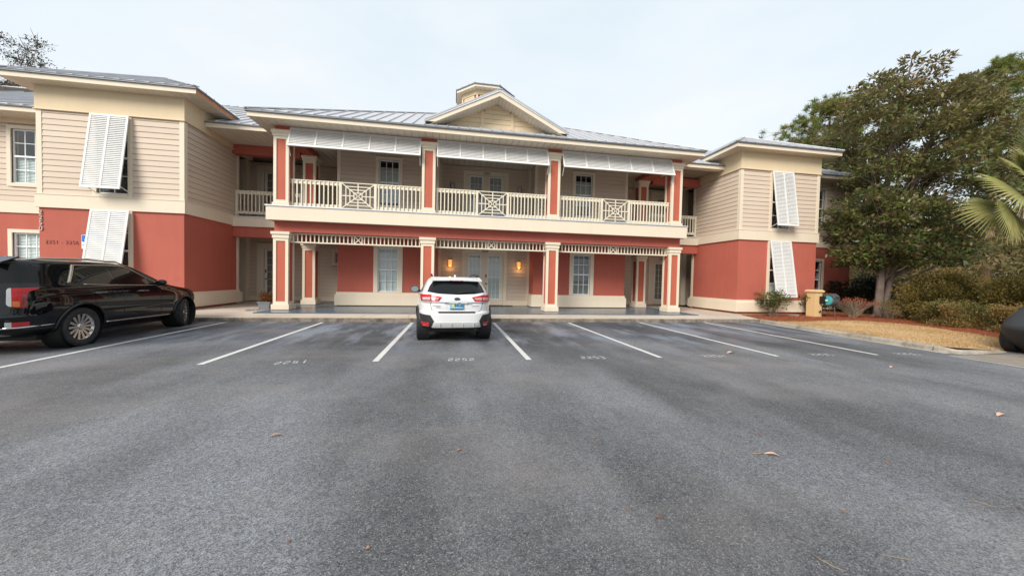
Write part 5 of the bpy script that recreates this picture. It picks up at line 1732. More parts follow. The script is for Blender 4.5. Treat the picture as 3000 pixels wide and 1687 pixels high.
# ---- fan palm leaning into the right edge
random.seed(44)
pm = thing('palm_tree', 'fan palm with yellow-green fronds at the right edge', 'tree', (18.35, 8.15, .15))
PC = Vector((18.3, 8.15, 4.75))
tm = MB().tube([(18.35, 8.15, .05), (18.33, 8.15, 1.2), (18.3, 8.15, 2.8), (18.3, 8.15, 4.6)], [.24, .19, .175, .17], 12)
tm.build('trunk', 'bark_pine', pm, smooth=True)
def fan(hub, axis, length, spread, droop, k=38, roll=0.0, tint=.6):
    """palm leaf: petiole to the hub, then folded segments fanned about 'axis'"""
    hub, axis = Vector(hub), Vector(axis).normalized()
    side = axis.cross(Vector((0, 0, 1))).normalized()
    upv = side.cross(axis)
    side, upv = (side * math.cos(roll) + upv * math.sin(roll)), (upv * math.cos(roll) - side * math.sin(roll))
    V, F, T = [], [], []
    for i in range(k):
        a = (i / (k - 1) * 2 - 1) * spread
        dd = axis * math.cos(a) + side * math.sin(a)
        L = length * (1 - .28 * abs(a / spread) ** 2) * random.uniform(.9, 1.06)
        perp = (-axis * math.sin(a) + side * math.cos(a))
        steps = 7
        row = []
        for j in range(steps + 1):
            t = j / steps
            p = hub + dd * (L * t) + Vector((0, 0, -1)) * (droop * L * t ** 2.3) + upv * (.10 * L * math.sin(t * 2.2) * math.cos(a)) 
            w = L * .033 * math.sin(math.pi * min(1, .10 + .90 * t)) ** .8 * (1 if t < .5 else (1 - (t - .5) * 1.7)) + .003
            row.append((p - perp * w, p + upv * w * .8, p + perp * w))
        b = len(V)
        for r3 in row: V += [tuple(q) for q in r3]
        tv = tint + random.gauss(0, .12)
        for j in range(steps):
            for q in (0, 1):
                F.append((b + j * 3 + q, b + j * 3 + q + 1, b + (j + 1) * 3 + q + 1, b + (j + 1) * 3 + q)); T.append(tv + .25 * (j / steps))
    o = leaf_mesh('frond', np.array(V), np.array(F), np.array(T), 'leaf_palm', pm)
    MB().tube([PC + Vector((0, 0, -.1)), PC.lerp(hub, .5) + Vector((0, 0, .15)), hub], [.035, .024, .014], 6).build('stalk', 'leaf_palm', o)
for hub, axis, L, sp, dr, roll in (
        ((16.95, 7.95, 4.36), (-1, -.05, .02), 1.55, 1.7, .16, .95),
        ((16.25, 7.85, 3.92), (-.35, -.15, -1), 1.05, 1.75, .10, 1.3),
        ((17.35, 8.0, 4.72), (-.9, -.05, .42), 1.35, 1.6, .12, 1.0),
        ((17.1, 7.5, 3.85), (-.5, -.3, -.85), 1.1, 1.7, .15, 1.2),
        ((17.0, 8.3, 4.0), (-.9, .1, -.35), 1.35, 1.7, .2, .9),
        ((17.5, 8.1, 5.1), (-.7, .0, .75), 1.2, 1.6, .15, .9),
        ((18.1, 8.3, 5.7), (-.2, .1, 1), 1.5, 1.5, .1, .3),
        ((18.9, 7.4, 4.4), (.5, -.8, .0), 1.5, 1.6, .25, .4), ((19.4, 8.6, 4.6), (1, .4, .1), 1.5, 1.6, .25, .4), ((18.3, 7.2, 4.2), (-.05, -1, -.2), 1.3, 1.6, .28, .5)):
    fan(hub, axis, L, sp, dr, roll=roll)
dead = [((random.uniform(-.35, .35), random.uniform(-.35, .35), 0), 0) for _ in range(14)]
skirt = MB()
for (dx, dy, _), _ in dead:
    skirt.tube([PC + Vector((dx * .4, dy * .4, -.2)), PC + Vector((dx * 1.6, dy * 1.6, -.7)), PC + Vector((dx * 2.0, dy * 2.0, -1.6))], [.03, .02, .008], 5)
skirt.build('dead_stalks', 'twig', pm)
# ================================================================ cars
def dense(slices, sub=4):
    """Catmull-Rom through the slice table"""
    A = np.array(slices, float)
    out = []
    n = len(A)
    for i in range(n - 1):
        p0, p1, p2, p3 = A[max(i - 1, 0)], A[i], A[i + 1], A[min(i + 2, n - 1)]
        for k in range(sub):
            t = k / sub
            q = .5 * (2 * p1 + (p2 - p0) * t + (2 * p0 - 5 * p1 + 4 * p2 - p3) * t * t + (3 * p1 - p0 - 3 * p2 + p3) * t ** 3)
            out.append(np.clip(q, np.minimum(p1, p2), np.maximum(p1, p2)))
    out.append(A[-1])
    return out

def shell(slices, n=96, sub=4):
    """body from horizontal slices (z, rear y, front y, half width, rear/front corner exponents)"""
    V, F = [], []
    S = dense(slices, sub)
    for z, yr, yf, w, er, ef in S:
        mid, half = (yr + yf) / 2, (yf - yr) / 2
        for k in range(n):
            t = 2 * math.pi * (k + .5) / n
            c, s = math.cos(t), math.sin(t)
            e = ef if s > 0 else er
            V.append((w * math.copysign(abs(c) ** (2 / e), c), mid + half * math.copysign(abs(s) ** (2 / e), s), z))
    for i in range(len(S) - 1):
        F += [(i * n + k, i * n + (k + 1) % n, (i + 1) * n + (k + 1) % n, (i + 1) * n + k) for k in range(n)]
    F.append(tuple(range(n))[::-1])
    F.append(tuple((len(S) - 1) * n + k for k in range(n)))
    return V, F

def cut_wheels(V, F, wells, mat):
    """wheel wells cut out of the body"""
    me = mesh_from('body', V, F, mat)
    o = bpy.data.objects.new('body_tmp', me); COL.objects.link(o)
    cm = MB()
    for x0, x1, y, z, r in wells:
        prof = [(0.0001, x0), (r, x0), (r, x1), (0.0001, x1)]
        cm.lathe(prof, 40, 'x', (0, y, z))
    cme = mesh_from('cutter', cm.v, cm.f, mat)
    bm = bmesh.new(); bm.from_mesh(cme); bmesh.ops.remove_doubles(bm, verts=bm.verts, dist=.001); bmesh.ops.recalc_face_normals(bm, faces=bm.faces); bm.to_mesh(cme); bm.free()
    co = bpy.data.objects.new('cutter_tmp', cme); COL.objects.link(co)
    md = o.modifiers.new('b', 'BOOLEAN'); md.operation = 'DIFFERENCE'; md.object = co; md.solver = 'EXACT'
    dg = bpy.context.evaluated_depsgraph_get()
    res = bpy.data.meshes.new_from_object(o.evaluated_get(dg))
    bpy.data.objects.remove(o); bpy.data.objects.remove(co)
    res.polygons.foreach_set('use_smooth', [True] * len(res.polygons))
    res.set_sharp_from_angle(angle=R(32))
    return res

class Car:
    def __init__(self, name, label, rear, yaw, slices, mat, wells):
        self.M = Matrix.Translation((rear[0], rear[1], 0)) @ Matrix.Rotation(yaw, 4, 'Z')
        self.t = bpy.data.objects.new(name, None)
        link(self.t, None, mat=self.M)
        tag(self.t, label, 'car')
        V, F = shell(slices)
        self.bvh = BVHTree.FromPolygons([Vector(v) for v in V], F)
        res = cut_wheels(V, F, wells, mat)
        self.body = link(bpy.data.objects.new('body', res), self.t, mat=self.M)
    def frame(self, view):
        return {'rear': (Vector((1, 0, 0)), Vector((0, 0, 1)), Vector((0, 1, 0)), Vector((0, -2, 0))),
                'right': (Vector((0, 1, 0)), Vector((0, 0, 1)), Vector((-1, 0, 0)), Vector((2, 0, 0))),
                'left': (Vector((0, 1, 0)), Vector((0, 0, 1)), Vector((1, 0, 0)), Vector((-2, 0, 0))),
                'front': (Vector((1, 0, 0)), Vector((0, 0, 1)), Vector((0, -1, 0)), Vector((0, 8, 0))),
                'corner': (Vector((.7071, .7071, 0)), Vector((0, 0, 1)), Vector((-.7071, .7071, 0)), Vector((1.5, -1.5, 0))),
                'lcorner': (Vector((.7071, -.7071, 0)), Vector((0, 0, 1)), Vector((.7071, .7071, 0)), Vector((-1.5, -1.5, 0)))}[view]
    def hit(self, view, a, b, off):
        e1, e2, d, o = self.frame(view)
        org = o + e1 * a + e2 * b
        loc, nrm, _, _ = self.bvh.ray_cast(org, d)
        if loc is None:
            loc, nrm, _, _ = self.bvh.find_nearest(org + d * 2)
        if nrm.dot(d) > 0: nrm = -nrm
        return loc + nrm * off
    def patch(self, name, mat, view, poly, off=.005, step=.07, parent=None, skirt=.015):
        """a thin fitted piece (glass, lamp, trim) lying on the body over a drawn outline"""
        pts = []
        for i in range(len(poly)):
            a, b = Vector(poly[i - 1]), Vector(poly[i])
            k = max(1, int((b - a).length / step))
            pts += [a.lerp(b, j / k) for j in range(k)]
        n = len(pts)
        x0, x1 = min(p.x for p in pts), max(p.x for p in pts)
        y0, y1 = min(p.y for p in pts), max(p.y for p in pts)
        P2 = [(p.x, p.y) for p in pts]
        inner = [Vector((x, y)) for x in np.arange(x0 + step / 2, x1, step) for y in np.arange(y0 + step / 2, y1, step) if poly_inside(P2, x, y)]
        v, e, f, _, _, _ = delaunay_2d_cdt(pts + inner, [(i, (i + 1) % n) for i in range(n)], [], 1, 1e-6)
        V = [self.hit(view, p.x, p.y, off) for p in v]
        F = [tuple(q) for q in f]
        if skirt:
            k = len(V)
            V += [self.hit(view, pts[i].x, pts[i].y, -skirt) for i in range(n)]
            F += [(i, (i + 1) % n, k + (i + 1) % n, k + i) for i in range(n)]
        me = mesh_from(name, V, F, mat, True, 40)
        bm = bmesh.new(); bm.from_mesh(me); bmesh.ops.recalc_face_normals(bm, faces=bm.faces); bm.to_mesh(me); bm.free()
        return link(bpy.data.objects.new(name, me), parent or self.t, mat=self.M)
    def line(self, name, mat, view, pts, r=.006, off=.002, parent=None, step=.08, closed=False):
        """a bead or panel gap following the body"""
        P = []
        pp = pts + [pts[0]] if closed else pts
        for a, b in zip(pp[:-1], pp[1:]):
            a, b = Vector(a), Vector(b)
            k = max(1, int((b - a).length / step))
            P += [a.lerp(b, j / k) for j in range(k)]
        P.append(Vector(pp[-1]))
        m = MB().tube([self.hit(view, p.x, p.y, off) for p in P], r, 6)
        return m.build(name, mat, parent or self.t, smooth=True, matrix=self.M)
    def part(self, m, name, mat, parent=None, smooth=False, sharp=35, M=None):
        return m.build(name, mat, parent or self.t, smooth=smooth, sharp=sharp if smooth else None, matrix=self.M @ M if M is not None else self.M)

def wheel(car, x, y, rad, width, rim_r, spokes, side, steer=0.0, rim_mat='alloy', hub='alloy'):
    """tyre with tread blocks, rim with spokes; side=+1 faces right"""
    M = Matrix.Translation((x, y, rad)) @ Matrix.Rotation(steer, 4, 'Z') @ Matrix.Diagonal((side, 1, 1, 1))
    h = width / 2
    ty = MB()
    prof = [(rim_r - .01, -h * .8), (rim_r + .03, -h * .95), (rad - .035, -h), (rad - .008, -h * .86), (rad, -h * .6), (rad, -h * .36), (rad - .009, -h * .34), (rad - .009, -h * .28), (rad, -h * .26), (rad, -h * .04), (rad - .009, -h * .03), (rad - .009, h * .03),
            (rad, h * .04), (rad, h * .26), (rad - .009, h * .28), (rad - .009, h * .34), (rad, h * .36), (rad, h * .6), (rad - .008, h * .86), (rad - .035, h), (rim_r + .03, h * .95), (rim_r - .01, h * .8)]
    ty.lathe(prof, 48, 'x')
    w = car.part(ty, 'wheel', 'tyre', smooth=True, sharp=40, M=M)
    rm = MB()
    rm.lathe([(rim_r - .012, -h * .7), (rim_r - .03, h * .5), (rim_r - .004, h * .80), (rim_r + .006, h * .86), (rim_r + .008, h * .80)], 48, 'x')
    rm.lathe([(.001, h * .72), (.045, h * .72), (.06, h * .60), (.06, h * .4)], 24, 'x')
    for k in range(spokes):
        a = 2 * math.pi * k / spokes
        for da in ((-.07, .07) if spokes < 8 else (0,)):
            c, s = math.cos(a + da), math.sin(a + da)
            wd = .013 if spokes < 8 else .021
            pa, pb = Vector((h * .55, c * .045, s * .045)), Vector((h * .74, c * (rim_r - .012), s * (rim_r - .012)))
            t = Vector((0, -s, c))
            rm.add([pa - t * wd * .7, pa + t * wd * .7, pb + t * wd * 1.25, pb - t * wd * 1.25, pa - t * wd * .7 - Vector((.02, 0, 0)), pa + t * wd * .7 - Vector((.02, 0, 0)), pb + t * wd * 1.25 - Vector((.025, 0, 0)), pb - t * wd * 1.25 - Vector((.025, 0, 0))],
                   [(0, 1, 2, 3), (0, 4, 5, 1), (1, 5, 6, 2), (2, 6, 7, 3), (3, 7, 4, 0)])
    car.part(rm, 'rim', rim_mat, w, smooth=True, sharp=30, M=M)
    bk = MB().lathe([(.001, h * .1), (rim_r - .02, h * .1)], 32, 'x')
    car.part(bk, 'brake_disc', 'alloy_dark', w, M=M)
    return w

# ---- black SUV on the left
SUV = Car('parked_suv', 'large black SUV with chrome window trim parked at the left edge', (-8.06, 6.91), R(3.2), [
    (.26, .50, 4.50, .78, 4, 4), (.33, .20, 4.80, .90, 4, 4), (.42, .07, 4.90, .955, 5, 4), (.55, .01, 4.96, .972, 5, 4), (.66, .0, 4.98, .978, 5.5, 4), (.70, .025, 4.98, .985, 5.5, 4),
    (.85, .05, 4.95, .990, 5.5, 4), (.95, .065, 4.86, .986, 5.5, 4), (1.01, .07, 4.72, .976, 5.5, 4), (1.06, .08, 4.45, .962, 5.5, 4), (1.11, .09, 4.08, .950, 5.5, 4.5), (1.15, .10, 3.86, .938, 5.5, 5),
    (1.20, .12, 3.70, .915, 5.5, 5), (1.32, .17, 3.42, .870, 5.5, 5), (1.46, .22, 3.12, .815, 5.5, 5), (1.555, .25, 2.92, .772, 5.5, 5), (1.612, .23, 2.74, .735, 5.5, 4.5), (1.645, .27, 2.55, .68, 5, 4), (1.668, .55, 2.2, .58, 4, 4), (1.68, .95, 1.85, .40, 3, 3)],
    'car_black', [(.62, 1.2, 1.14, .385, .435), (-1.2, -.62, 1.14, .385, .435), (.58, 1.2, 4.03, .385, .435), (-1.2, -.58, 4.03, .385, .435)])
S = SUV
RW = .378
for sd_ in (1, -1):
    wheel(S, sd_ * .84, 1.14, RW, .245, .262, 14, sd_)
    wheel(S, sd_ * .83, 4.03, RW, .245, .262, 14, sd_, steer=R(20))
    for yy in (1.14, 4.03):
        S.part(MB().lathe([(.001, sd_ * .63), (.434, sd_ * .63), (.432, sd_ * .66), (.432, sd_ * .95)], 32, 'x', (0, yy, .385)), 'wheel_well', 'gap_black')
    # arch lips
    v = 'right' if sd_ > 0 else 'left'
    for yy in (1.14, 4.03):
        arc = [(yy + .455 * math.cos(R(a)), .385 + .455 * math.sin(R(a))) for a in range(-8, 189, 8)]
        S.line('arch_flare', 'car_black', v, arc, .026, .004)
def side_glass(v):
    quarter = [(.26, 1.25), (.89, 1.235), (1.10, 1.545), (.34, 1.535)]
    rear = [(.985, 1.23), (1.92, 1.185), (1.84, 1.57), (1.21, 1.56)]
    front = [(1.98, 1.175), (3.02, 1.165), (2.90, 1.25), (2.42, 1.515), (2.22, 1.57), (1.90, 1.575)]
    for nm, pl in (('quarter_window', quarter), ('rear_door_window', rear), ('front_door_window', front)):
        S.patch(nm, 'car_glass', v, pl, .004)
    chrome = [(.93, 1.24), (1.15, 1.575), (1.84, 1.592), (2.24, 1.587), (2.46, 1.525), (2.95, 1.25), (3.07, 1.158)]
    S.line('window_trim', 'chrome_soft', v, chrome, .012, .006)
    S.line('window_trim', 'chrome_soft', v, [(1.20, 1.205), (1.96, 1.172), (3.07, 1.152)], .010, .006)
    S.patch('window_trim', 'chrome_soft', v, [(.90, 1.24), (.965, 1.24), (1.195, 1.57), (1.125, 1.57)], .009)
    for pts in ([(1.30, 1.18), (1.32, .95), (1.50, .62), (1.72, .40)], [(2.02, 1.18), (2.04, .95), (2.05, .40)], [(3.06, 1.14), (3.10, .9), (3.12, .42)], [(.30, 1.235), (.26, 1.17), (.18, 1.16)]):
        S.line('door_gap', 'gap_black', v, pts, .005, .0)
    for y in (1.36, 2.45):
        a, b = S.hit(v, y, 1.03, .03), S.hit(v, y + .24, 1.025, .03)
        mid = (a + b) / 2
        m = MB().tube([S.hit(v, y, 1.03, .0), a, a.lerp(b, .3), a.lerp(b, .7), b, S.hit(v, y + .24, 1.025, .0)], [.012, .014, .016, .016, .014, .012], 8)
        S.part(m, 'door_handle', 'chrome', smooth=True)
    S.line('side_moulding', 'chrome_soft', v, [(1.62, .42), (3.50, .39)], .012, .008)
    S.line('bumper_trim', 'chrome_soft', v, [(.05, .475), (.68, .50)], .010, .008)
    sgn = 1 if v == 'right' else -1
    m = MB().tube([(sgn * .62, .50, 1.645), (sgn * .665, .72, 1.68), (sgn * .66, 1.6, 1.702), (sgn * .64, 2.3, 1.675), (sgn * .61, 2.5, 1.63)], [.014, .022, .022, .02, .012], 8)
    S.part(m, 'roof_rail', 'chrome_soft' if sgn > 0 else 'car_trim', smooth=True)
    # mirror
    m = MB()
    m.lathe([(.001, -.085), (.05, -.08), (.085, -.05), (.10, 0), (.095, .05), (.06, .10), (.001, .115)], 20, 'y')
    Mm = Matrix.Translation((sgn * 1.03, 3.02, 1.215)) @ Matrix.Diagonal((1.05, .9, .78, 1))
    mo = S.part(m, 'door_mirror', 'car_black', smooth=True, M=Mm)
    S.part(MB().tube([(sgn * .93, 3.05, 1.17), (sgn * 1.0, 3.03, 1.18)], .03, 8), 'mirror_arm', 'car_trim', mo)
side_glass('right'); side_glass('left')
# rear end
S.patch('rear_window', 'car_glass', 'rear', [(-.83, 1.245), (.83, 1.245), (.72, 1.57), (-.72, 1.57)], .005)
S.part(MB().prism([(-.66, .14, 1.575), (.66, .14, 1.575), (.64, .42, 1.675), (-.64, .42, 1.675)], (0, 0, .025)), 'spoiler', 'car_black')
for sgn, v in ((1, 'corner'), (-1, 'lcorner')):
    X = lambda *p: [(sgn * a, b) for a, b in p]
    S.patch('tail_lamp', 'lamp_red', v, X((.655, .845), (.70, .83), (.815, .815), (.81, 1.03), (.84, 1.10), (.945, 1.145), (.93, 1.165), (.655, 1.155)), .008, .04)
    S.patch('tail_lamp_inner', 'lamp_red_dark', v, X((.755, .825), (.812, .82), (.80, 1.04), (.765, 1.06)), .012, .04)
    S.patch('tail_lamp_clear', 'lamp_amber', v, X((.665, .85), (.735, .84), (.735, .93), (.665, .935)), .012, .04)
    S.patch('tail_lamp_trim', 'lamp_clear', v, X((.605, .885), (.625, .855), (.655, .845), (.655, 1.155), (.625, 1.15), (.61, 1.12)), .010, .04)
    S.patch('reflector', 'reflector_red', v, X((.65, .50), (.83, .51), (.83, .58), (.65, .58)), .010, .04)
    S.patch('bumper_corner', 'silver_trim', v, X((.585, .50), (.65, .50), (.65, .58), (.585, .585)), .010, .04)
    S.line('bumper_trim', 'chrome', v, X((.57, .49), (.70, .485), (.95, .495)), .012, .008)
S.patch('skid_plate', 'chrome', 'rear', [(-.62, .34), (.62, .34), (.56, .42), (-.56, .42)], .012)
S.line('tailgate_gap', 'gap_black', 'rear', [(-.82, .72), (.82, .72)], .006, 0)
S.patch('front_lamp', 'lamp_amber', 'right', [(4.62, .72), (4.70, .72), (4.68, .86), (4.60, .84)], .006)
S.part(MB().box(-.7, .7, .6, 4.5, .20, .40), 'underbody', 'gap_black')

# ---- white crossover seen from behind
CW = Car('parked_crossover', 'white crossover car with black lower cladding parked nose-in before the entrance', (.085, 7.86), R(4.5), [
    (.24, .75, 4.20, .70, 4, 4), (.31, .45, 4.36, .80, 4, 4), (.365, .10, 4.40, .84, 4, 4), (.41, .03, 4.43, .858, 4.5, 4), (.52, .0, 4.465, .882, 4.5, 4), (.66, .0, 4.46, .893, 4.5, 4), (.705, .012, 4.45, .896, 4.5, 4), (.735, .07, 4.44, .896, 4.5, 4),
    (.85, .075, 4.36, .896, 4.5, 4), (.925, .085, 4.25, .890, 4.5, 4), (.945, .055, 4.15, .886, 4.5, 4), (.98, .06, 3.98, .880, 4.5, 4), (1.03, .075, 3.70, .866, 4.5, 4), (1.08, .09, 3.35, .846, 4.5, 4.5), (1.12, .115, 3.20, .822, 4.5, 5),
    (1.20, .19, 3.03, .785, 4.5, 5), (1.30, .30, 2.82, .735, 4.5, 5), (1.385, .385, 2.62, .690, 4.5, 5), (1.43, .41, 2.48, .658, 4.5, 5), (1.455, .395, 2.36, .632, 4.5, 4.5), (1.485, .41, 2.2, .585, 4, 4), (1.51, .55, 1.95, .47, 3.5, 4), (1.522, .85, 1.7, .30, 3, 3)],
    'car_white', [(.58, 1.2, .86, .355, .405), (-1.2, -.58, .86, .355, .405), (.56, 1.2, 3.53, .355, .405), (-1.2, -.56, 3.53, .355, .405)])
c = CW
for sd_ in (1, -1):
    wheel(c, sd_ * .775, .86, .350, .23, .225, 5, sd_, rim_mat='alloy_dark')
    wheel(c, sd_ * .77, 3.53, .350, .23, .225, 5, sd_, rim_mat='alloy_dark')
    for yy in (.86, 3.53):
        c.part(MB().lathe([(.001, sd_ * .59), (.404, sd_ * .59), (.402, sd_ * .60), (.402, sd_ * .86)], 32, 'x', (0, yy, .355)), 'wheel_well', 'gap_black')
    v = 'right' if sd_ > 0 else 'left'
    for yy in (.86, 3.53):
        arc = [(yy + .43 * math.cos(R(a)), .355 + .43 * math.sin(R(a))) for a in range(-8, 189, 8)]
        c.line('arch_cladding', 'car_trim', v, arc, .038, .0)
    c.patch('sill_cladding', 'car_trim', v, [(1.3, .30), (3.08, .30), (3.08, .45), (1.3, .45)], .008)
    c.patch('side_window', 'car_glass', v, [(.62, 1.16), (1.0, 1.125), (2.98, 1.10), (2.86, 1.17), (2.36, 1.40), (1.0, 1.425)], .004)
    c.line('door_gap', 'gap_black', v, [(2.02, 1.1), (2.05, .5)], .004, 0)
    m = MB().tube([(sd_ * .545, .62, 1.485), (sd_ * .555, .72, 1.545), (sd_ * .56, 1.0, 1.565), (sd_ * .55, 1.8, 1.565), (sd_ * .53, 2.2, 1.53), (sd_ * .52, 2.3, 1.48)], [.020, .024, .024, .024, .022, .016], 8)
    c.part(m, 'roof_rail', 'car_trim', smooth=True)
    c.part(MB().tube([(sd_ * .55, 1.0, 1.50), (sd_ * .555, 1.0, 1.56)], .018, 6), 'rail_foot', 'car_trim')
    m = MB(); m.lathe([(.001, -.06), (.095, -.058), (.115, -.03), (.105, .04), (.05, .09), (.001, .10)], 22, 'y')
    Mm = Matrix.Translation((sd_ * 1.0, 2.80, 1.145)) @ Matrix.Diagonal((1.05, .9, .80, 1))
    mo = c.part(m, 'door_mirror', 'car_white', smooth=True, M=Mm)
    c.part(MB().lathe([(.001, -.0645), (.10, -.0645)], 22, 'y'), 'mirror_glass', 'mirror_glass', mo, M=Mm)
    c.part(MB().lathe([(.094, -.0610), (.114, -.0610), (.118, -.03)], 22, 'y'), 'mirror_rim', 'car_trim', mo, M=Mm)
    c.part(MB().tube([(sd_ * .84, 2.84, 1.09), (sd_ * .94, 2.81, 1.10)], .032, 8), 'mirror_arm', 'car_trim', mo)
R_ = 'rear'
def both(fn):
    for s_ in (-1, 1): fn(s_)
c.patch('rear_window', 'car_glass', R_, [(-.655, 1.165), (-.40, 1.128), (0, 1.112), (.40, 1.128), (.655, 1.165), (.60, 1.30), (.515, 1.415), (-.515, 1.415), (-.60, 1.30)], .005, .05)
sp = MB()
sp.prism([(-.60, .36, 1.415), (0, .33, 1.43), (.60, .36, 1.415), (.57, .62, 1.48), (-.57, .62, 1.48)], (0, 0, .03))
spo = c.part(sp, 'spoiler', 'car_white')
c.part(MB().box(-.16, .16, .335, .345, 1.418, 1.432), 'brake_light', 'lamp_red_dark', spo)
def lamps(s_):
    X = lambda *p: [(s_ * a, b) for a, b in p]
    c.patch('tail_lamp', 'lamp_red', R_, X((.335, 1.055), (.40, .965), (.79, .96), (.815, 1.10), (.60, 1.105)), .010, .05)
    c.patch('tail_lamp_lens', 'lamp_clear', R_, X((.395, 1.035), (.42, .995), (.745, .985), (.755, 1.035), (.60, 1.045)), .016, .05)
    c.line('lens_bead', 'lamp_red', R_, X((.37, 1.012), (.76, 1.008)), .006, .018)
    c.patch('tail_lamp_cell', 'lamp_red_dark', R_, X((.565, .965), (.585, .965), (.585, 1.10), (.565, 1.10)), .020, .05)
    c.patch('reversing_lamp', 'lamp_clear', R_, X((.565, .905), (.76, .92), (.785, .957), (.565, .962)), .008, .05)
    c.patch('bumper_cladding', 'car_trim', R_, X((.80, .36), (.86, .50), (.815, .665), (.585, .655), (.505, .525), (.565, .365)), .014, .05)
    c.patch('reflector', 'reflector_red', R_, X((.60, .405), (.76, .41), (.765, .495), (.60, .495)), .022, .05)
both(lamps)
c.patch('lower_bumper', 'car_trim', R_, [(-.79, .355), (.79, .355), (.79, .385), (-.79, .385)], .010, .06)
c.patch('skid_plate', 'silver_trim', R_, [(-.545, .385), (.545, .385), (.48, .50), (-.48, .50)], .020, .06)
for x in (-.37, -.125, .125, .37):
    a, b = c.hit(R_, x, .40, .03), c.hit(R_, x, .485, .03)
    c.part(MB().tube([a, b], .010, 6), 'skid_rib', 'silver_trim')
c.patch('bumper_step', 'car_trim', R_, [(-.41, .700), (.41, .700), (.41, .722), (-.41, .722)], .012, .05)
c.line('hatch_gap', 'gap_black', R_, [(-.645, 1.155), (-.60, .96), (-.555, .77), (-.50, .732), (.50, .732), (.555, .77), (.60, .96), (.645, 1.155)], .005, .001, step=.05)
c.line('number_recess', 'silver_trim', R_, [(-.245, .93), (-.215, .80), (-.18, .765), (.18, .765), (.215, .80), (.245, .93)], .005, .0, step=.04)
c.patch('garnish', 'car_white', R_, [(-.31, .945), (.31, .945), (.275, .975), (-.275, .975)], .030, .05)
wp = MB().tube([c.hit(R_, .02, 1.135, .02), c.hit(R_, .12, 1.145, .03), c.hit(R_, .42, 1.17, .018)], [.022, .018, .008], 6)
c.part(wp, 'wiper', 'gap_black')
pl = MB()
py0 = c.hit(R_, 0, .87, .018).y
c.part(MB().box(-.155, .155, py0 - .004, py0 + .004, .785, .945), 'number_plate', 'plate_blue')
c.part(MB().prism([(-.10, py0 - .006, .84), (-.04, py0 - .006, .83), (-.05, py0 - .006, .90), (-.085, py0 - .006, .925), (-.115, py0 - .006, .88)], (0, .002, 0)), 'plate_emblem', 'plate_yellow')
c.part(MB().box(-.155, .155, py0 - .0055, py0 - .004, .785, .803), 'plate_frame', 'plate_ink')
c.part(MB().box(-.155, .155, py0 - .0055, py0 - .004, .932, .945), 'plate_frame', 'sign_white')
tx = bpy.data.objects.new('plate_lettering', text_mesh('84GBJ', .085, 'plate_ink', .001, .002))
link(tx, c.t, mat=c.M @ Matrix.Translation((.045, py0 - .006, .868)) @ Matrix.Rotation(R(90), 4, 'X'))
ey = c.hit(R_, 0, 1.02, .012)
em = MB().lathe([(.001, 0), (1, 0), (1, .01)], 24, 'y')
c.part(em, 'emblem', 'emblem_blue', M=Matrix.Translation((0, ey.y - .012, 1.018)) @ Matrix.Diagonal((.068, 1, .034, 1)))
c.part(MB().lathe([(.90, -.002), (1.03, -.002), (1.03, .01)], 24, 'y'), 'emblem_ring', 'chrome', M=Matrix.Translation((0, ey.y - .013, 1.018)) @ Matrix.Diagonal((.068, 1, .034, 1)))
for a, b, r in ((-.032, .010, .011), (.0, .006, .006), (.022, .010, .006), (-.004, -.010, .006), (.020, -.008, .006), (.040, .0, .006)):
    c.part(MB().lathe([(.001, -.004), (r, -.004)], 5, 'y'), 'emblem_star', 'chrome', M=Matrix.Translation((a, ey.y - .012, 1.018 + b)))
for x0, x1, z in ((-.53, -.36, .855), (-.46, -.37, .825), (.33, .50, .855)):
    c.line('badge', 'car_trim', R_, [(x0, z), (x1, z)], .005, .004)
c.part(MB().prism([(-.02, .80, 1.51), (.02, .80, 1.51), (.012, 1.02, 1.515), (-.012, 1.02, 1.515)], (0, .02, .055)), 'antenna_fin', 'car_white')
c.part(MB().box(-.72, .72, .5, 4.1, .22, .36), 'underbody', 'gap_black')
c.part(MB().tube([(-.62, .86, .33), (.62, .86, .33)], .04, 8), 'axle', 'gap_black')
c.part(MB().tube([(.45, .22, .30), (.45, .7, .32)], .03, 10), 'exhaust', 'alloy_dark')

# ---- vehicle under a dark cover at the right edge
cv = thing('covered_car', 'car under a dark fabric cover at the right edge', 'car', (13.9, 5.35, 0))
sl = [(.08, .62, 4.3, .74, 4, 4), (.25, .40, 4.45, .84, 4, 4), (.45, .16, 4.52, .90, 3.6, 4), (.62, .0, 4.5, .92, 3.2, 4), (.72, .04, 4.48, .92, 3.0, 4), (.86, .28, 4.45, .91, 3.0, 4), (1.0, .52, 4.36, .88, 3.0, 4), (1.12, .85, 4.2, .84, 3.0, 4), (1.30, 1.25, 3.95, .78, 3.2, 4), (1.5, 1.65, 3.6, .70, 3.4, 4), (1.62, 2.0, 3.2, .52, 3, 3)]
V, F = shell(sl, 96, 5)
Mv = Matrix.Translation((12.66, 5.5, 0)) @ Matrix.Rotation(R(-84), 4, 'Z')
fold = []
for x, y, z in V:
    a = math.atan2(x, y - 2.2)
    k = .018 * math.sin(a * 23 + z * 4) * max(0, 1 - z / .9) + .010 * math.sin(x * 9 + y * 7 + z * 11) + .012 * math.sin(y * 5.1 + math.sin(z * 6))
    q = Vector((x, y - 2.2, 0)); L = max(q.length, .05)
    fold.append((x + q.x / L * k, y + q.y / L * k, z + .008 * math.sin(x * 7 + y * 3)))
o = bpy.data.objects.new('cover', mesh_from('cover', fold, F, 'cover_cloth', True))
link(o, cv, mat=Mv)
st = MB()
for yy in (.95, 1.25): st.tube([(.86, yy, .42), (.80, yy, .06)], .02, 6)
st.build('tie_strap', 'cover_blue', cv, matrix=Mv)
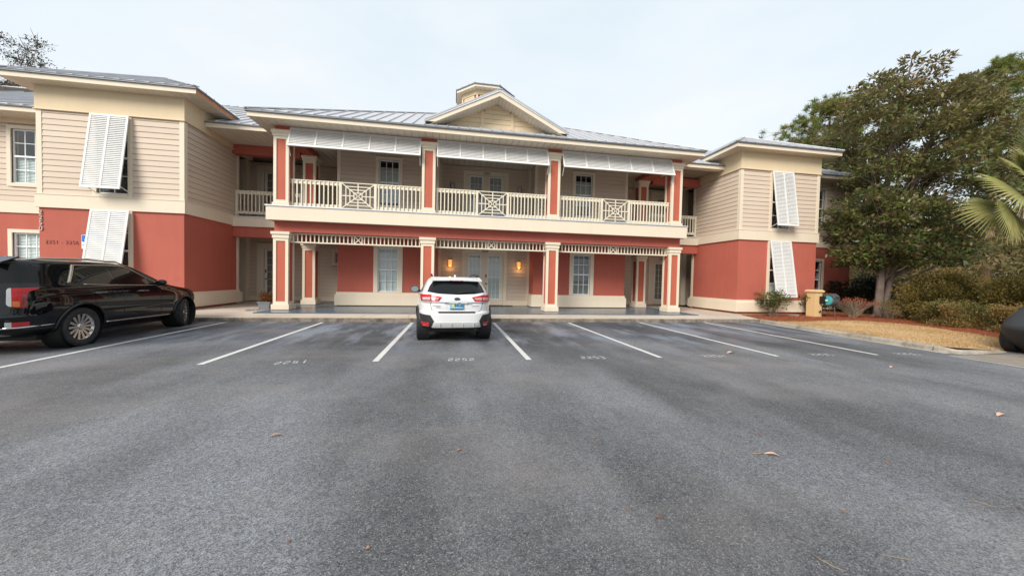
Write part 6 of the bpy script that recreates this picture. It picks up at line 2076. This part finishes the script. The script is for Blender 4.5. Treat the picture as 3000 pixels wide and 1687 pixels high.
for x in (-.72, .72):
    for y in (.9, 3.5):
        MB().lathe([(.2, x - .1), (.31, x - .1), (.33, x - .05), (.33, x + .05), (.31, x + .1), (.2, x + .1)], 28, 'x', (0, y, .33)).build('wheel', 'tyre', cv, matrix=Mv)
# ================================================================ small things
# square planter with a copper shrub and pebbles round it
pt = thing('planter', 'square grey planter beside the leftmost porch column', 'planter', (-6.86, 14.22, .174))
m = MB()
px, py, z0 = -6.86, 14.22, .174
b, t_, h = .165, .195, .28
ring = lambda r, z: [(px - r, py - r, z), (px + r, py - r, z), (px + r, py + r, z), (px - r, py + r, z)]
m.add(ring(b, z0) + ring(t_, z0 + h - .04), [(3, 2, 1, 0)] + [(i, (i + 1) % 4, (i + 1) % 4 + 4, i + 4) for i in range(4)])
m.build('pot', 'planter_grey', pt)
m = MB()
m.add(ring(t_ + .02, z0 + h - .04) + ring(t_ + .02, z0 + h) + ring(t_ - .03, z0 + h) + ring(t_ - .03, z0 + h - .05), [(i, (i + 1) % 4, (i + 1) % 4 + 4, i + 4) for i in range(4)] + [(i + 4, (i + 1) % 4 + 4, (i + 1) % 4 + 8, i + 8) for i in range(4)] + [(i + 8, (i + 1) % 4 + 8, (i + 1) % 4 + 12, i + 12) for i in range(4)] + [(0, 3, 2, 1)])
m.build('rim', 'planter_grey', pt)
MB().box(px - .16, px + .16, py - .16, py + .16, z0 + h - .07, z0 + h - .04).build('potting_soil', 'soil', pt)
random.seed(5)
shrub('potted_plant', 'small copper-leaved shrub growing in the grey planter', 'plant', (px, py, z0 + h - .04),
      [((random.uniform(-.16, .16), random.uniform(-.16, .16), random.uniform(.10, .34)), (.10, .10, .09), 90) for _ in range(22)], (.045, .024), 'leaf_copper', 14, .006)
pb = MB()
for _ in range(170):
    a = random.uniform(0, 6.283); q = math.sqrt(random.uniform(0, 1))
    x, y = -6.93 + .42 * q * math.cos(a), 13.82 + .40 * q * math.sin(a)
    if abs(x - px) < .17 and abs(y - py) < .17: continue
    if x > -6.47 and y > 13.64: continue
    r = random.uniform(.012, .026)
    pb.lathe([(.001, -r * .6), (r * .8, -r * .4), (r, 0), (r * .8, r * .4), (.001, r * .6)], 7, 'z', (x, y, .176 + r * .4))
o = pb.build('pebbles', 'stone_pebble', None, smooth=True)
tag(o, 'scatter of grey pebbles round the planter', 'pebbles', kind='stuff')

# stucco post with hose reel, tap
ps = thing('stucco_post', 'short yellow stucco pedestal standing in the straw bed', 'pedestal', (15.66, 12.88, .13))
MB().box(15.475, 15.845, 12.695, 13.065, .08, 1.19).build('shaft', 'post_yellow', ps)
cp = MB()
X0, X1, Y0, Y1 = 15.42, 15.90, 12.64, 13.12
def ringb(i, z): return [(X0 + i, Y0 + i, z), (X1 - i, Y0 + i, z), (X1 - i, Y1 - i, z), (X0 + i, Y1 - i, z)]
cp.add(ringb(.03, 1.191) + ringb(0, 1.215) + ringb(0, 1.27) + ringb(.05, 1.315), [(3, 2, 1, 0), (12, 13, 14, 15)] + [(j * 4 + i, j * 4 + (i + 1) % 4, j * 4 + (i + 1) % 4 + 4, j * 4 + i + 4) for j in range(3) for i in range(4)])
cp.build('cap', 'post_yellow', ps)
tp = MB().tube([(15.70, 12.695, .36), (15.70, 12.62, .36), (15.70, 12.60, .33)], .018, 8).lathe([(.001, 0), (.035, 0), (.035, .012), (.001, .012)], 12, 'y', (15.70, 12.625, .40))
tp.tube([(15.70, 12.60, .33), (15.74, 12.54, .25), (15.82, 12.52, .18), (15.9, 12.58, .14)], .010, 6)
tp.build('tap', 'dark_metal', ps, smooth=True)
hr = thing('hose_reel', 'grey and teal hose reel box hung on the pedestal', 'hose reel', (15.98, 12.55, .65))
MB().box(15.70, 15.80, 12.50, 12.694, .72, 1.04).build('bracket', 'dark_metal', hr)
MB().lathe([(.001, -.17), (.21, -.17), (.225, -.15), (.225, .15), (.21, .17), (.001, .17)], 32, 'x', (16.0, 12.46, .86)).build('drum_case', 'reel_grey', hr, smooth=True, sharp=35)
MB().prism([(15.84, 12.22, .95), (15.84, 12.68, .95), (15.84, 12.62, 1.08), (15.84, 12.50, 1.17), (15.84, 12.40, 1.17), (15.84, 12.27, 1.08)], (.33, 0, 0)).build('hood', 'reel_grey', hr)
MB().box(15.93, 16.13, 12.212, 12.219, 1.0, 1.035).build('slot', 'gap_black', hr)
MB().lathe([(.001, -.03), (.06, -.03), (.19, -.012), (.20, .02)], 28, 'x', (15.82, 12.46, .87)).build('side_disc', 'teal', hr, smooth=True, sharp=30)
MB().lathe([(.001, -.045), (.04, -.045), (.04, 0)], 14, 'x', (15.80, 12.46, .87)).build('hub', 'sign_white', hr)
MB().tube([(16.1, 12.4, .66), (16.12, 12.38, .45), (16.08, 12.35, .25), (16.15, 12.3, .17)], .012, 6).build('hose', 'hose', hr, smooth=True)
tag(MB().box(14.72, 15.0, 12.95, 13.2, .08, .20).build('concrete_block', 'drive_concrete'), 'low concrete block in the straw beside the pedestal', 'block')

# fallen leaves and twigs on the asphalt
def dead(x, y, L, W, ang, curl, tint, label):
    if L < .10: L, W = L * .55, W * .55
    n = 6
    V, F = [], []
    for i in range(n + 1):
        t = i / n
        w = W * math.sin(math.pi * min(1, .06 + .92 * t)) ** .8 + .001
        z = .006 + curl * math.sin(math.pi * t) * L + .3 * curl * t * L
        V += [(L * (t - .5), -w / 2, z + curl * w * .6), (L * (t - .5), 0, z), (L * (t - .5), w / 2, z + curl * w * .6)]
    for i in range(n):
        for q in (0, 1): F.append((i * 3 + q, (i + 1) * 3 + q, (i + 1) * 3 + q + 1, i * 3 + q + 1))
    V = np.array(V)
    c_, s_ = math.cos(ang), math.sin(ang)
    W_ = np.stack([x + V[:, 0] * c_ - V[:, 1] * s_, y + V[:, 0] * s_ + V[:, 1] * c_, V[:, 2]], 1)
    o = leaf_mesh('fallen_leaf', W_, np.array(F), np.full(len(F), tint), 'dead_leaf')
    o.data.polygons.foreach_set('use_smooth', [True] * len(F))
    tag(o, label, 'leaf', 'fallen leaves on the asphalt')
for a in ((2.78, 2.59, .11, .04, -.5, .14, 1.0, 'long pale pink curled leaf on the open asphalt'),
          (1.31, 1.98, .085, .03, -.4, .12, .12, 'narrow dark brown leaf on the near asphalt, right of a small rust leaf'),
          (1.16, 2.08, .045, .03, .3, .2, .25, 'small rust leaf just left of the brown narrow leaf'),
          (1.31, 3.0, .05, .03, 1.2, .25, .35, 'small orange leaf standing left of centre behind the rust pair'),
          (.85, 3.55, .06, .025, .2, .15, .6, 'small tan leaf below the second bay number'),
          (3.03, 2.98, .05, .03, .9, .25, .15, 'small brown leaf behind the long pale leaf'),
          (3.66, 2.34, .05, .03, .5, .2, .3, 'small orange leaf right of the long pale leaf'),
          (2.57, 1.86, .05, .03, -.9, .2, .3, 'small orange leaf in the lower right asphalt'),
          (3.86, 1.74, .05, .03, -.4, .2, .1, 'dark brown leaf at the right edge of the near asphalt'),
          (6.46, 3.08, .15, .05, .1, .14, 1.0, 'pale broad leaf lying far right on the asphalt'),
          (6.10, 3.15, .09, .03, .1, .15, .3, 'thin brown leaf left of the pale broad leaf'),
          (5.91, 6.56, .20, .08, .1, .14, 1.0, 'large pale leaf beside the fourth bay number'),
          (2.37, 2.66, .06, .02, .0, .15, .2, 'thin brown leaf left of the long pale leaf'),
          (-1.60, 3.48, .10, .03, .3, .16, .7, 'curled tan leaf on the left half of the asphalt'),
          (.07, 3.01, .08, .035, .4, .16, .6, 'tan leaf near the middle of the asphalt'),
          (-.44, 1.97, .04, .035, .2, .2, .6, 'small round tan leaf at the bottom of the photo'),
          (-.89, 2.08, .04, .03, .2, .2, .3, 'tiny rust leaf left of the round tan leaf'),
          (8.1, 5.2, .12, .05, .4, .14, .9, 'pale leaf in front of the fifth bay number')):
    dead(*a)
def twig(pts, r, label):
    o = MB().tube([(x, y, z + r) for x, y, z in pts], r, 6).build('twig', 'twig', None, smooth=True)
    tag(o, label, 'twig', 'twigs on the asphalt')
twig([(2.62, 2.64, .0), (2.68, 2.625, .004), (2.73, 2.63, .0)], .004, 'thin dark stalk beside the long pale leaf')
twig([(2.00, 1.585, 0), (2.005, 1.54, .004), (2.03, 1.50, 0), (2.06, 1.47, 0)], .003, 'bent tan twig at the bottom right')
twig([(2.39, 1.54, 0), (2.44, 1.51, .003), (2.52, 1.475, 0)], .002, 'thin straight twig right of the bent one')
twig([(3.63, 1.86, 0), (3.68, 1.81, .003), (3.70, 1.77, 0)], .003, 'short twig by the right edge')
